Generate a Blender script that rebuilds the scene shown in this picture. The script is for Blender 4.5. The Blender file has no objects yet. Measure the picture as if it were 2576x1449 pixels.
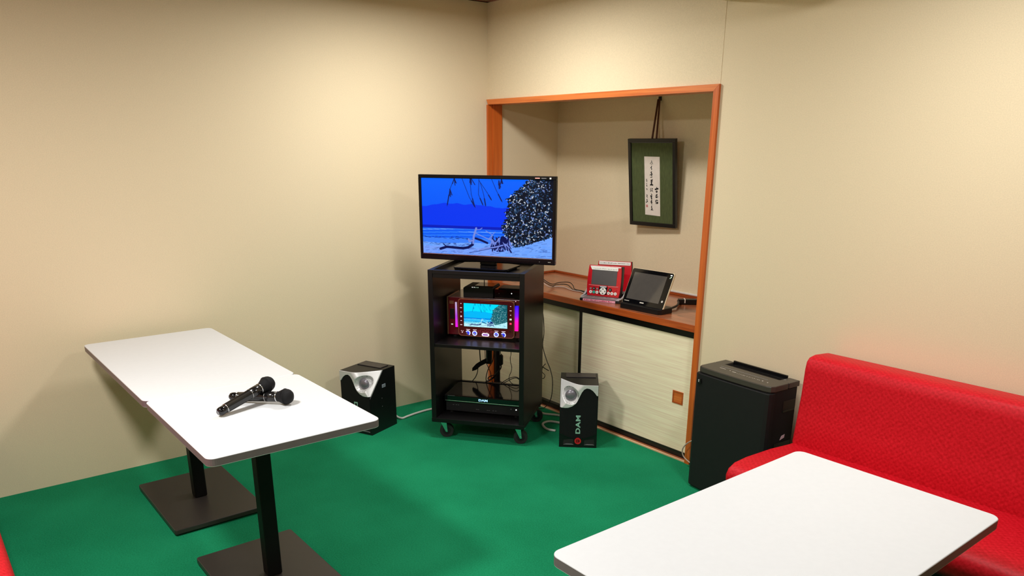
import bpy, bmesh, math, random
import numpy as np
from mathutils import Vector, Matrix
from math import radians as R, pi, sin, cos

S = bpy.context.scene
COL = S.collection
random.seed(7)

# ------------------------------------------------------------------ camera
cam = bpy.data.cameras.new('camera')
cam.sensor_width = 36.0
cam.lens = 1938.6 / 2576 * 36
cam.shift_y = (999.94 - 724.5) / 2576
cam.clip_start = 0.05
cam.clip_end = 40
camo = bpy.data.objects.new('camera', cam)
COL.objects.link(camo)

def cam_rot(yaw, pitch, roll):
    cy, sy, cp, sp = cos(yaw), sin(yaw), cos(pitch), sin(pitch)
    f = Vector((cy * cp, sy * cp, -sp))
    r = Vector((sy, -cy, 0))
    u = r.cross(f)
    cr, sr = cos(roll), sin(roll)
    return r * cr + u * sr, u * cr - r * sr, f
_r, _u, _f = cam_rot(R(141.4838), R(18.2338), R(0.1807))
camo.matrix_world = Matrix(((_r.x, _u.x, -_f.x, 4.152), (_r.y, _u.y, -_f.y, -3.1055), (_r.z, _u.z, -_f.z, 1.62), (0, 0, 0, 1)))
S.camera = camo

# ------------------------------------------------------------------ world, lights, exposure
w = bpy.data.worlds.new('world')
w.use_nodes = True
w.node_tree.nodes['Background'].inputs[0].default_value = (0.9, 0.85, 0.75, 1)
w.node_tree.nodes['Background'].inputs[1].default_value = 0.05
S.world = w
S.view_settings.view_transform = 'Standard'
S.view_settings.look = 'None'
S.view_settings.exposure = 0.0
S.view_settings.gamma = 1.0
S.view_settings.use_curve_mapping = False

CEIL = 2.432
LAMPS = [(0.95, -0.88, 27), (1.85, -3.10, 50), (3.15, -0.90, 23), (3.60, -3.10, 18)]
for i, (lx, ly, pw) in enumerate(LAMPS):
    l = bpy.data.lights.new('ceiling_lamp_light', 'AREA')
    l.shape = 'DISK'
    l.size = 0.34
    l.energy = pw
    l.color = (1.0, 0.980, 0.945)
    l.spread = R(180)
    lo = bpy.data.objects.new('ceiling_lamp_light', l)
    lo.location = (lx, ly, CEIL - 0.075)
    COL.objects.link(lo)

# ------------------------------------------------------------------ materials
MATS = {}
def lin(c):
    c = c / 255.0
    return c / 12.92 if c <= 0.04045 else ((c + 0.055) / 1.055) ** 2.4
def rgb(r, g, b):
    return (lin(r), lin(g), lin(b), 1)

def mat(name, col, rough=0.5, metal=0.0, coat=0.0, emit=None, es=1.0, spec=0.5, noise=None, bump=None, sheen=0.0, trans=0.0):
    """noise=(scale vec, amount, detail)  bump=(scale, strength)"""
    if name in MATS:
        return MATS[name]
    m = bpy.data.materials.new(name)
    m.use_nodes = True
    nt = m.node_tree
    b = nt.nodes['Principled BSDF']
    b.inputs['Base Color'].default_value = col
    b.inputs['Roughness'].default_value = rough
    b.inputs['Metallic'].default_value = metal
    b.inputs['Coat Weight'].default_value = coat
    b.inputs['Coat Roughness'].default_value = 0.08
    b.inputs['Specular IOR Level'].default_value = spec
    if sheen:
        b.inputs['Sheen Weight'].default_value = sheen
        b.inputs['Sheen Roughness'].default_value = 0.6
    if trans:
        b.inputs['Transmission Weight'].default_value = trans
    if emit:
        b.inputs['Emission Color'].default_value = emit
        b.inputs['Emission Strength'].default_value = es
    tc = nt.nodes.new('ShaderNodeTexCoord')
    if noise is None:
        noise = ((40, 40, 40), 0.04, 3)
    sc, amt, det = noise
    mp = nt.nodes.new('ShaderNodeMapping')
    mp.inputs['Scale'].default_value = sc
    nt.links.new(tc.outputs['Object'], mp.inputs[0])
    n = nt.nodes.new('ShaderNodeTexNoise')
    n.inputs['Scale'].default_value = 1.0
    n.inputs['Detail'].default_value = det
    nt.links.new(mp.outputs[0], n.inputs['Vector'])
    cr = nt.nodes.new('ShaderNodeValToRGB')
    cr.color_ramp.elements[0].position = 0.3
    cr.color_ramp.elements[1].position = 0.7
    lo = tuple(max(0, c * (1 - amt)) for c in col[:3]) + (1,)
    hi = tuple(min(1, c * (1 + amt)) for c in col[:3]) + (1,)
    cr.color_ramp.elements[0].color = lo
    cr.color_ramp.elements[1].color = hi
    nt.links.new(n.outputs['Fac'], cr.inputs[0])
    nt.links.new(cr.outputs[0], b.inputs['Base Color'])
    if bump:
        n2 = nt.nodes.new('ShaderNodeTexNoise')
        n2.inputs['Scale'].default_value = bump[0]
        n2.inputs['Detail'].default_value = 4
        nt.links.new(tc.outputs['Object'], n2.inputs['Vector'])
        bp = nt.nodes.new('ShaderNodeBump')
        bp.inputs['Strength'].default_value = bump[1]
        bp.inputs['Distance'].default_value = 0.002
        nt.links.new(n2.outputs['Fac'], bp.inputs['Height'])
        nt.links.new(bp.outputs[0], b.inputs['Normal'])
    MATS[name] = m
    return m

def wood(name, c1, c2, scale, rough=0.4, coat=0.3, spots=0.0):
    if name in MATS:
        return MATS[name]
    m = bpy.data.materials.new(name)
    m.use_nodes = True
    nt = m.node_tree
    b = nt.nodes['Principled BSDF']
    b.inputs['Roughness'].default_value = rough
    b.inputs['Coat Weight'].default_value = coat
    b.inputs['Coat Roughness'].default_value = 0.15
    tc = nt.nodes.new('ShaderNodeTexCoord')
    mp = nt.nodes.new('ShaderNodeMapping')
    mp.inputs['Scale'].default_value = scale
    nt.links.new(tc.outputs['Object'], mp.inputs[0])
    n = nt.nodes.new('ShaderNodeTexNoise')
    n.inputs['Scale'].default_value = 1.0
    n.inputs['Detail'].default_value = 5
    n.inputs['Distortion'].default_value = 0.6
    nt.links.new(mp.outputs[0], n.inputs['Vector'])
    cr = nt.nodes.new('ShaderNodeValToRGB')
    cr.color_ramp.elements[0].position = 0.32
    cr.color_ramp.elements[1].position = 0.68
    cr.color_ramp.elements[0].color = c1
    cr.color_ramp.elements[1].color = c2
    nt.links.new(n.outputs['Fac'], cr.inputs[0])
    out = cr.outputs[0]
    if spots:
        mp2 = nt.nodes.new('ShaderNodeMapping')
        mp2.inputs['Scale'].default_value = (9, 34, 34)
        nt.links.new(tc.outputs['Object'], mp2.inputs[0])
        n2 = nt.nodes.new('ShaderNodeTexNoise')
        n2.inputs['Scale'].default_value = 1.0
        nt.links.new(mp2.outputs[0], n2.inputs['Vector'])
        c3 = nt.nodes.new('ShaderNodeValToRGB')
        c3.color_ramp.elements[0].position = 0.66
        c3.color_ramp.elements[0].color = (1, 1, 1, 1)
        c3.color_ramp.elements[1].position = 0.72
        c3.color_ramp.elements[1].color = (spots, spots * 0.9, spots * 0.85, 1)
        nt.links.new(n2.outputs['Fac'], c3.inputs[0])
        mx = nt.nodes.new('ShaderNodeMix')
        mx.data_type = 'RGBA'
        mx.blend_type = 'MULTIPLY'
        mx.inputs[0].default_value = 1
        nt.links.new(out, mx.inputs[6])
        nt.links.new(c3.outputs[0], mx.inputs[7])
        out = mx.outputs[2]
    nt.links.new(out, b.inputs['Base Color'])
    MATS[name] = m
    return m

def math_node(nt, op, a, bb=None):
    n = nt.nodes.new('ShaderNodeMath')
    n.operation = op
    for i, v in enumerate((a, bb)):
        if v is None:
            continue
        if isinstance(v, (int, float)):
            n.inputs[i].default_value = v
        else:
            nt.links.new(v, n.inputs[i])
    return n.outputs[0]

def red_vinyl():
    m = bpy.data.materials.new('red_vinyl')
    m.use_nodes = True
    nt = m.node_tree
    b = nt.nodes['Principled BSDF']
    b.inputs['Roughness'].default_value = 0.50
    b.inputs['Specular IOR Level'].default_value = 0.20
    b.inputs['Coat Weight'].default_value = 0.0
    b.inputs['Coat Roughness'].default_value = 0.35
    tc = nt.nodes.new('ShaderNodeTexCoord')
    sp = nt.nodes.new('ShaderNodeSeparateXYZ')
    nt.links.new(tc.outputs['Object'], sp.inputs[0])
    s = math_node(nt, 'ADD', sp.outputs[1], sp.outputs[2])
    k = 2 * pi / 0.024
    a1 = math_node(nt, 'SINE', math_node(nt, 'MULTIPLY', sp.outputs[0], k))
    a2 = math_node(nt, 'SINE', math_node(nt, 'MULTIPLY', s, k))
    p = math_node(nt, 'MULTIPLY', a1, a2)
    n = nt.nodes.new('ShaderNodeTexNoise')
    n.inputs['Scale'].default_value = 130
    n.inputs['Detail'].default_value = 3
    nt.links.new(tc.outputs['Object'], n.inputs['Vector'])
    q = math_node(nt, 'ADD', math_node(nt, 'MULTIPLY', p, 0.13), n.outputs['Fac'])
    cr = nt.nodes.new('ShaderNodeValToRGB')
    cr.color_ramp.elements[0].position = 0.25
    cr.color_ramp.elements[1].position = 0.80
    cr.color_ramp.elements[0].color = (0.46, 0.002, 0.008, 1)
    cr.color_ramp.elements[1].color = (0.68, 0.010, 0.024, 1)
    nt.links.new(q, cr.inputs[0])
    nt.links.new(cr.outputs[0], b.inputs['Base Color'])
    bp = nt.nodes.new('ShaderNodeBump')
    bp.inputs['Strength'].default_value = 0.25
    bp.inputs['Distance'].default_value = 0.001
    nt.links.new(q, bp.inputs['Height'])
    nt.links.new(bp.outputs[0], b.inputs['Normal'])
    return m

def carpet_mat():
    m = bpy.data.materials.new('green_carpet')
    m.use_nodes = True
    nt = m.node_tree
    b = nt.nodes['Principled BSDF']
    b.inputs['Roughness'].default_value = 0.95
    b.inputs['Specular IOR Level'].default_value = 0.1
    b.inputs['Sheen Weight'].default_value = 0.05
    b.inputs['Sheen Tint'].default_value = (0.3, 1.0, 0.6, 1)
    tc = nt.nodes.new('ShaderNodeTexCoord')
    n = nt.nodes.new('ShaderNodeTexNoise')
    n.inputs['Scale'].default_value = 2.2
    n.inputs['Detail'].default_value = 4
    nt.links.new(tc.outputs['Object'], n.inputs['Vector'])
    n2 = nt.nodes.new('ShaderNodeTexNoise')
    n2.inputs['Scale'].default_value = 170
    n2.inputs['Detail'].default_value = 4
    nt.links.new(tc.outputs['Object'], n2.inputs['Vector'])
    q = math_node(nt, 'ADD', math_node(nt, 'MULTIPLY', n.outputs['Fac'], 0.45), math_node(nt, 'MULTIPLY', n2.outputs['Fac'], 0.55))
    cr = nt.nodes.new('ShaderNodeValToRGB')
    cr.color_ramp.elements[0].position = 0.33
    cr.color_ramp.elements[1].position = 0.67
    cr.color_ramp.elements[0].color = (0.002, 0.155, 0.062, 1)
    cr.color_ramp.elements[1].color = (0.010, 0.270, 0.120, 1)
    nt.links.new(q, cr.inputs[0])
    nt.links.new(cr.outputs[0], b.inputs['Base Color'])
    bp = nt.nodes.new('ShaderNodeBump')
    bp.inputs['Strength'].default_value = 0.5
    bp.inputs['Distance'].default_value = 0.003
    nt.links.new(n2.outputs['Fac'], bp.inputs['Height'])
    nt.links.new(bp.outputs[0], b.inputs['Normal'])
    return m

M_WALLN = mat('low_bounce_wall', (0.46, 0.385, 0.27, 1), 0.9, spec=0.1)  # for the unseen walls, colour darkened to cut bounced light
M_WALL = mat('cream_wallpaper', (0.755, 0.640, 0.440, 1), 0.85, spec=0.2, noise=((260, 260, 260), 0.05, 2), bump=(420, 0.25))
M_CARPET = carpet_mat()
M_CEIL = mat('ceiling_board', (0.30, 0.22, 0.14, 1), 0.9, spec=0.1)
M_TRIMRED = wood('red_brown_moulding', rgb(120, 40, 30), rgb(150, 58, 42), (4, 4, 60))
M_WOODV = wood('orange_wood_upright', rgb(186, 86, 26), rgb(212, 106, 36), (55, 55, 2.2))
M_WOODH = wood('orange_wood_level', rgb(196, 94, 32), rgb(226, 130, 58), (2.2, 55, 70))
M_WOODTOP = wood('red_brown_counter_wood', rgb(150, 84, 52), rgb(178, 108, 72), (3, 22, 22), rough=0.28, coat=0.5, spots=0.35)
M_WOODEDGE = wood('orange_counter_edge', rgb(150, 62, 22), rgb(192, 92, 36), (3, 60, 60), rough=0.35)
M_LIGHTWOOD = mat('pale_threshold_wood', rgb(222, 180, 140), 0.5)
M_DOOR = mat('woven_door_paper', rgb(255, 235, 203), 0.8, spec=0.2, noise=((3.5, 200, 170), 0.13, 3))
M_BLK = mat('black_lacquer', (0.006, 0.005, 0.005, 1), 0.35)
M_RACK = mat('black_melamine', (0.006, 0.0055, 0.006, 1), 0.33, spec=0.3, bump=(300, 0.05))
M_PLAST = mat('black_plastic', (0.006, 0.006, 0.0065, 1), 0.38, spec=0.35)
M_PLASTM = mat('matte_black_plastic', (0.009, 0.009, 0.010, 1), 0.6, spec=0.25)
M_GLOSS = mat('gloss_black', (0.003, 0.003, 0.004, 1), 0.08, spec=0.5)
M_BEZEL = mat('television_black', (0.003, 0.003, 0.004, 1), 0.16, spec=0.22)
M_RUBBER = mat('black_rubber', (0.010, 0.010, 0.010, 1), 0.7)
M_CHROME = mat('bright_metal', (0.75, 0.76, 0.76, 1), 0.18, metal=1.0)
M_SILVER = mat('silver_paint', (0.66, 0.66, 0.66, 1), 0.32, metal=0.15)
M_WHITE = mat('white_laminate', (0.67, 0.69, 0.715, 1), 0.45, spec=0.4, noise=((60, 60, 60), 0.01, 2))
M_EDGE = mat('grey_brown_edging', (0.165, 0.135, 0.140, 1), 0.45)
M_IRON = mat('black_brown_steel', (0.030, 0.025, 0.022, 1), 0.40, spec=0.5, bump=(500, 0.08))
M_IRONP = mat('black_steel_post', (0.004, 0.004, 0.004, 1), 0.5, spec=0.2)
M_VINYL = red_vinyl()
M_WHITECABLE = mat('white_cable', rgb(205, 205, 198), 0.5)
M_BLACKCABLE = mat('black_cable', (0.010, 0.009, 0.009, 1), 0.5)
M_GREYCABLE = mat('grey_cable', rgb(190, 170, 160), 0.5)
M_PAPER = mat('white_paper', rgb(240, 238, 232), 0.7)
M_INK = mat('ink', (0.012, 0.010, 0.010, 1), 0.8)
M_GREYINK = mat('grey_print', rgb(165, 160, 155), 0.8)
M_PINK = mat('pink_label', rgb(240, 170, 190), 0.7)
M_MAGINK = mat('magenta_print', rgb(190, 60, 100), 0.8)
M_RED = mat('red_plastic', (0.58, 0.006, 0.016, 1), 0.25, coat=0.4)
M_DRED = mat('dark_red_lacquer', (0.125, 0.004, 0.010, 1), 0.22, coat=0.6)
M_GOLD = mat('rose_gold_trim', (0.55, 0.24, 0.15, 1), 0.28, metal=0.8)
M_PALEGOLD = mat('pale_gold_edge', (0.80, 0.68, 0.47, 1), 0.3, metal=0.4)
M_GREY = mat('grey_plastic', (0.17, 0.17, 0.18, 1), 0.4)
M_LGREY = mat('light_grey_plastic', (0.45, 0.45, 0.48, 1), 0.4)
M_SCREENOFF = mat('dark_grey_screen', (0.085, 0.078, 0.080, 1), 0.35)
M_MARK = mat('pale_marking', rgb(205, 200, 190), 0.5)
M_GRILLE = mat('black_mesh', (0.006, 0.006, 0.007, 1), 0.6, spec=0.2, bump=(900, 0.6))

def glow(name, col, s):
    return mat(name, (0.02, 0.02, 0.02, 1), 0.4, emit=col, es=s)
G_WHITE = glow('white_led', (1, 1, 1, 1), 3.0)
G_PINKW = glow('pink_white_led', (1.0, 0.72, 0.80, 1), 1.0)
G_GREENW = glow('green_white_led', (0.75, 1.0, 0.70, 1), 0.9)
G_REDL = glow('red_led', (1.0, 0.03, 0.10, 1), 1.6)
G_BLUE = glow('blue_led', (0.02, 0.03, 0.95, 1), 1.2)
G_LBLUE = glow('pale_blue_led', (0.55, 0.62, 1.0, 1), 1.5)
G_VIOLET = glow('violet_led', (0.25, 0.04, 0.5, 1), 0.8)
G_DAM = glow('blue_lit_letters', (0.35, 0.62, 1.0, 1), 1.6)
G_DIMRED = glow('dim_red_letters', (0.22, 0.012, 0.028, 1), 1.0)

# ------------------------------------------------------------------ mesh builder
class MB:
    def __init__(self):
        self.bm = bmesh.new()
        self.mats = []
        self.cur = 0
    def m(self, material):
        if material not in self.mats:
            self.mats.append(material)
        self.cur = self.mats.index(material)
        return self
    def _merge(self, t, mx=None, smooth=False):
        if mx is not None:
            bmesh.ops.transform(t, matrix=mx, verts=t.verts)
        vm = {}
        for v in t.verts:
            vm[v] = self.bm.verts.new(v.co)
        for f in t.faces:
            try:
                nf = self.bm.faces.new([vm[v] for v in f.verts])
                nf.material_index = self.cur
                nf.smooth = smooth
            except ValueError:
                pass
        t.free()
    def box(self, x0, x1, y0, y1, z0, z1, bev=0.0, seg=2, mx=None):
        t = bmesh.new()
        bmesh.ops.create_cube(t, size=1)
        bmesh.ops.scale(t, vec=(x1 - x0, y1 - y0, z1 - z0), verts=t.verts)
        bmesh.ops.translate(t, vec=((x0 + x1) / 2, (y0 + y1) / 2, (z0 + z1) / 2), verts=t.verts)
        if bev > 0:
            bmesh.ops.bevel(t, geom=list(t.edges), offset=bev, segments=seg, affect='EDGES', profile=0.5)
        self._merge(t, mx, smooth=False)
        return self
    def prism(self, pts, h0, h1, axis='z', bev=0.0, seg=2, mx=None, smooth=False):
        """outline pts in plane, extruded along axis from h0 to h1"""
        t = bmesh.new()
        def P(a, b, h):
            return (a, b, h) if axis == 'z' else ((a, h, b) if axis == 'y' else (h, a, b))
        lo = [t.verts.new(P(a, b, h0)) for a, b in pts]
        hi = [t.verts.new(P(a, b, h1)) for a, b in pts]
        n = len(pts)
        t.faces.new(lo[::-1])
        t.faces.new(hi)
        for i in range(n):
            t.faces.new((lo[i], lo[(i + 1) % n], hi[(i + 1) % n], hi[i]))
        bmesh.ops.recalc_face_normals(t, faces=t.faces)
        if bev > 0:
            es = [e for e in t.edges if abs((P(0, 0, 1)[0] and e.verts[0].co.x - e.verts[1].co.x) or (P(0, 0, 1)[1] and e.verts[0].co.y - e.verts[1].co.y) or (P(0, 0, 1)[2] and e.verts[0].co.z - e.verts[1].co.z)) < 1e-7]
            bmesh.ops.bevel(t, geom=es, offset=bev, segments=seg, affect='EDGES', profile=0.5)
        self._merge(t, mx, smooth)
        return self
    def rrect(self, a0, a1, b0, b1, r, h0, h1, axis='z', bev=0.0, mx=None, n=6):
        return self.prism(rr(a0, a1, b0, b1, r, n), h0, h1, axis, bev, mx=mx)
    def cyl(self, c, r, h, axis='z', n=28, r2=None, mx=None, smooth=True):
        t = bmesh.new()
        r2 = r if r2 is None else r2
        bmesh.ops.create_cone(t, cap_ends=True, segments=n, radius1=r, radius2=r2, depth=h)
        rot = {'z': Matrix(), 'x': Matrix.Rotation(pi / 2, 4, 'Y'), 'y': Matrix.Rotation(-pi / 2, 4, 'X')}[axis]
        bmesh.ops.transform(t, matrix=Matrix.Translation(c) @ rot, verts=t.verts)
        self._merge(t, mx, False)
        return self
    def lathe(self, prof, n=32, mx=None, caps=True):
        """prof: (x along axis, radius)"""
        t = bmesh.new()
        rings = []
        for x, r in prof:
            rings.append([t.verts.new((x, r * cos(2 * pi * k / n), r * sin(2 * pi * k / n))) for k in range(n)])
        for a, b in zip(rings, rings[1:]):
            for k in range(n):
                t.faces.new((a[k], a[(k + 1) % n], b[(k + 1) % n], b[k]))
        if caps:
            t.faces.new(rings[0])
            t.faces.new(rings[-1][::-1])
        bmesh.ops.recalc_face_normals(t, faces=t.faces)
        self._merge(t, mx, True)
        return self
    def tube(self, pts, r, n=8, sub=6, mx=None):
        P = smooth_path([Vector(p) for p in pts], sub)
        t = bmesh.new()
        rings = []
        up = Vector((0.13, 0.21, 1)).normalized()
        for i, p in enumerate(P):
            d = (P[min(i + 1, len(P) - 1)] - P[max(i - 1, 0)])
            if d.length < 1e-9:
                d = Vector((1, 0, 0))
            d.normalize()
            s = d.cross(up)
            if s.length < 1e-3:
                s = d.cross(Vector((1, 0, 0)))
            s.normalize()
            q = s.cross(d)
            rings.append([t.verts.new(p + s * r * cos(2 * pi * k / n) + q * r * sin(2 * pi * k / n)) for k in range(n)])
        for a, b in zip(rings, rings[1:]):
            for k in range(n):
                t.faces.new((a[k], a[(k + 1) % n], b[(k + 1) % n], b[k]))
        t.faces.new(rings[0])
        t.faces.new(rings[-1][::-1])
        bmesh.ops.recalc_face_normals(t, faces=t.faces)
        self._merge(t, mx, True)
        return self
    def sphere(self, c, r, sc=(1, 1, 1), u=24, v=16, mx=None):
        t = bmesh.new()
        bmesh.ops.create_uvsphere(t, u_segments=u, v_segments=v, radius=r)
        bmesh.ops.scale(t, vec=sc, verts=t.verts)
        bmesh.ops.translate(t, vec=c, verts=t.verts)
        self._merge(t, mx, True)
        return self
    def ring(self, c, r0, r1, h0, h1, axis='y', n=32, a0=0.0, a1=2 * pi, mx=None):
        """flat annulus (or arc) of inner r0, outer r1, between h0 and h1 on axis"""
        t = bmesh.new()
        full = abs(a1 - a0 - 2 * pi) < 1e-6
        k = n if full else n + 1
        def P(a, r, h):
            u, v = r * cos(a), r * sin(a)
            return {'y': (c[0] + u, h, c[2] + v), 'z': (c[0] + u, c[1] + v, h), 'x': (h, c[1] + u, c[2] + v)}[axis]
        L = [[t.verts.new(P(a0 + (a1 - a0) * i / n, r, h)) for r, h in ((r0, h0), (r1, h0), (r1, h1), (r0, h1))] for i in range(k)]
        m_ = n
        for i in range(m_):
            A, B = L[i], L[(i + 1) % k]
            for j in range(4):
                t.faces.new((A[j], A[(j + 1) % 4], B[(j + 1) % 4], B[j]))
        if not full:
            t.faces.new(L[0])
            t.faces.new(L[-1][::-1])
        bmesh.ops.recalc_face_normals(t, faces=t.faces)
        self._merge(t, mx, False)
        return self
    def quad(self, pts):
        f = self.bm.faces.new([self.bm.verts.new(p) for p in pts])
        f.material_index = self.cur
        return self
    def build(self, name, parent=None, material=None):
        if material is not None:
            self.m(material)
            for f in self.bm.faces:
                f.material_index = self.cur
        me = bpy.data.meshes.new(name)
        self.bm.to_mesh(me)
        self.bm.free()
        for m_ in (self.mats or [M_PLAST]):
            me.materials.append(m_)
        o = bpy.data.objects.new(name, me)
        COL.objects.link(o)
        o.parent = parent
        return o

def rr(a0, a1, b0, b1, r, n=6):
    out = []
    for (ca, cb, s) in ((a1 - r, b1 - r, 0), (a0 + r, b1 - r, 1), (a0 + r, b0 + r, 2), (a1 - r, b0 + r, 3)):
        for k in range(n + 1):
            a = (s + k / n) * pi / 2
            out.append((ca + r * cos(a), cb + r * sin(a)))
    return out

def smooth_path(P, sub):
    if len(P) < 3 or sub < 2:
        return P
    out = []
    Q = [P[0] * 2 - P[1]] + P + [P[-1] * 2 - P[-2]]
    for i in range(1, len(Q) - 2):
        a, b, c, d = Q[i - 1:i + 3]
        for k in range(sub):
            t = k / sub
            out.append(0.5 * ((2 * b) + (c - a) * t + (2 * a - 5 * b + 4 * c - d) * t * t + (3 * b - 3 * c + d - a) * t ** 3))
    out.append(P[-1])
    return out

def thing(name, label, cat, loc=(0, 0, 0), rot=(0, 0, 0), group=None):
    o = bpy.data.objects.new(name, None)
    o.empty_display_size = 0.05
    COL.objects.link(o)
    o.location = loc
    o.rotation_euler = rot
    return tag(o, label, cat, group)
def tag(o, label, cat, group=None):
    o['label'] = label
    o['category'] = cat
    if group:
        o['group'] = group
    return o
def struct(o):
    o['kind'] = 'structure'
    return o
def copy_tree(o, parent=None):
    c = o.copy()
    COL.objects.link(c)
    c.parent = parent
    for ch in [x for x in bpy.data.objects if x.parent == o]:
        copy_tree(ch, c)
    return c

def text_mesh(name, s, size, material, parent, mx, depth=0.0006, xs=1.0, bold=0.0, space=1.0):
    cu = bpy.data.curves.new(name, 'FONT')
    cu.body = s
    cu.size = size
    cu.extrude = depth
    cu.offset = bold
    cu.space_character = space
    cu.align_x = 'CENTER'
    cu.align_y = 'CENTER'
    cu.resolution_u = 4
    to = bpy.data.objects.new(name + '_tmp', cu)
    COL.objects.link(to)
    dg = bpy.context.evaluated_depsgraph_get()
    dg.update()
    me = bpy.data.meshes.new_from_object(to.evaluated_get(dg))
    bpy.data.objects.remove(to)
    bpy.data.curves.remove(cu)
    me.transform(mx @ Matrix.Diagonal((xs, 1, 1, 1)))
    me.materials.clear()
    me.materials.append(material)
    o = bpy.data.objects.new(name, me)
    COL.objects.link(o)
    o.parent = parent
    return o
# text standing on a front face (local -y is the front): letters read left to right along +x
def front_mx(x, y, z, roll=0.0):
    return Matrix.Translation((x, y, z)) @ Matrix.Rotation(pi / 2, 4, 'X') @ Matrix.Rotation(roll, 4, 'Z')

# ------------------------------------------------------------------ room shell
XR, YB = 5.3, -3.95
LZ = 1.868            # underside of the wall above the alcove
AX = 1.765            # right side of the alcove opening
AY = 0.59             # alcove depth
struct(MB().box(-0.1, XR + 0.1, YB - 0.1, AY + 0.1, -0.06, 0).build('floor', None, M_CARPET))
struct(MB().box(-0.1, XR + 0.1, YB - 0.1, AY + 0.1, CEIL, CEIL + 0.06).build('ceiling', None, M_CEIL))
struct(MB().box(-0.1, 0, YB - 0.1, AY + 0.1, 0, CEIL).build('wall_left', None, M_WALL))
mb = MB()
mb.box(AX, XR + 0.1, 0, AY + 0.1, 0, CEIL)
mb.box(0, 1.774, -0.0015, 0.10, LZ, CEIL)
struct(mb.build('wall_right', None, M_WALL))
struct(MB().box(0, AX, AY, AY + 0.1, 0, CEIL).build('wall_alcove', None, M_WALL))
struct(MB().box(0, AX, 0.10, AY, 2.12, 2.16).build('ceiling_alcove', None, M_WALL))
struct(MB().box(XR, XR + 0.1, YB - 0.1, 0, 0, CEIL).build('wall_near', None, M_WALLN))
struct(MB().box(0, XR, YB - 0.1, YB, 0, CEIL).build('wall_back', None, M_WALLN))
# ceiling moulding
struct(MB().box(0, 0.022, YB, 0, CEIL - 0.030 + 0.028, CEIL, 0.0).box(0, 0.030, YB, -0.0, CEIL - 0.002, CEIL).build('trim_1', None, M_TRIMRED))
struct(MB().box(0, XR, -0.030, 0, CEIL - 0.002, CEIL).build('trim_2', None, M_TRIMRED))
# boxed soffit over the right-hand wall, above the purifier
struct(MB().box(1.776, 2.55, -0.36, -0.0005, 2.222, CEIL - 0.003, 0.004).build('trim_3', None, M_WALL))

# alcove frame (door-like wooden surround)
fr = MB()
F0, F1, FT, FW = -0.012, 1.778, 1.882, 0.031
mb = MB().m(M_WOODV)
mb.box(0.0005, 0.017, -0.014, 0.016, 0, FT - 0.0305)
mb.box(0.0005, 0.013, 0.016, 0.024, 0, FT - 0.0305)
mb.box(0.0005, 0.017, 0.024, 0.098, 0, FT - 0.0305)
mb.box(F1 - FW, F1, -0.014, -0.0005, 0.0, FT - 0.0305)
mb.box(F1 - FW, AX - 0.0005, -0.0005, 0.098, 0.0, FT - 0.0305)
mb.m(M_WOODH)
mb.prism([(0.0005, FT), (F1, FT), (F1, FT - 0.0005), (F1 - FW + 0.0005, FT - 0.0300), (0.0165, FT - 0.0300), (0.0005, FT - 0.0005)], -0.0145, -0.002, 'y')
mb.box(0.0005, AX - 0.0005, -0.002, 0.098, FT - 0.0300, LZ - 0.0005)
mb.m(M_WOODV)
mb.prism([(F1, FT - 0.0010), (F1, FT - 0.031), (F1 - FW, FT - 0.031)], -0.0142, -0.0005, 'y')
struct(mb.build('trim_4', None))
# threshold at the floor
mb = MB().m(M_LIGHTWOOD).box(0.017, F1 - FW, -0.010, 0.004, 0, 0.006).m(M_WOODTOP).box(0.017, F1 - FW, 0.004, 0.022, 0, 0.005)
struct(mb.build('trim_5', None))

# ------------------------------------------------------------------ built-in cabinet in the alcove
cab = thing('alcove_cabinet', 'low built-in cupboard with cream sliding doors filling the alcove below the wooden counter', 'cabinet', (0, 0, 0))
mb = MB()
CX0, CX1 = 0.0185, 1.7455
mb.box(CX0, CX1, 0.022, 0.075, 0.0065, 0.036)
mb.box(CX0, CX1, 0.022, 0.075, 0.672, 0.7065)
mb.box(CX0, CX0 + 0.012, 0.022, 0.075, 0.036, 0.672)
mb.box(CX1 - 0.008, CX1, 0.022, 0.075, 0.036, 0.672)
mb.build('frame', cab, M_BLK)
# right door in front, left door behind
d = MB().m(M_DOOR).box(0.888, CX1 - 0.009, 0.026, 0.040, 0.037, 0.671).m(M_BLK).box(0.864, 0.888, 0.024, 0.042, 0.037, 0.671).build('door', cab)
hd = MB().m(M_WOODEDGE)
hx0, hx1, hz0, hz1 = 1.606, 1.677, 0.298, 0.368
hd.box(hx0, hx1, 0.0235, 0.0275, hz0, hz0 + 0.008).box(hx0, hx1, 0.0235, 0.0275, hz1 - 0.008, hz1).box(hx0, hx0 + 0.008, 0.0235, 0.0275, hz0 + 0.008, hz1 - 0.008).box(hx1 - 0.008, hx1, 0.0235, 0.0275, hz0 + 0.008, hz1 - 0.008)
hd.m(M_WOODH).box(hx0 + 0.008, hx1 - 0.008, 0.0252, 0.0265, hz0 + 0.008, hz1 - 0.008)
h = hd.build('finger_pull', d)
h['label'] = 'square wooden recessed finger pull'
MB().m(M_DOOR).box(CX0 + 0.034, 0.884, 0.050, 0.062, 0.037, 0.671).m(M_BLK).box(CX0 + 0.012, CX0 + 0.034, 0.048, 0.064, 0.037, 0.671).build('door', cab)

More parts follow.
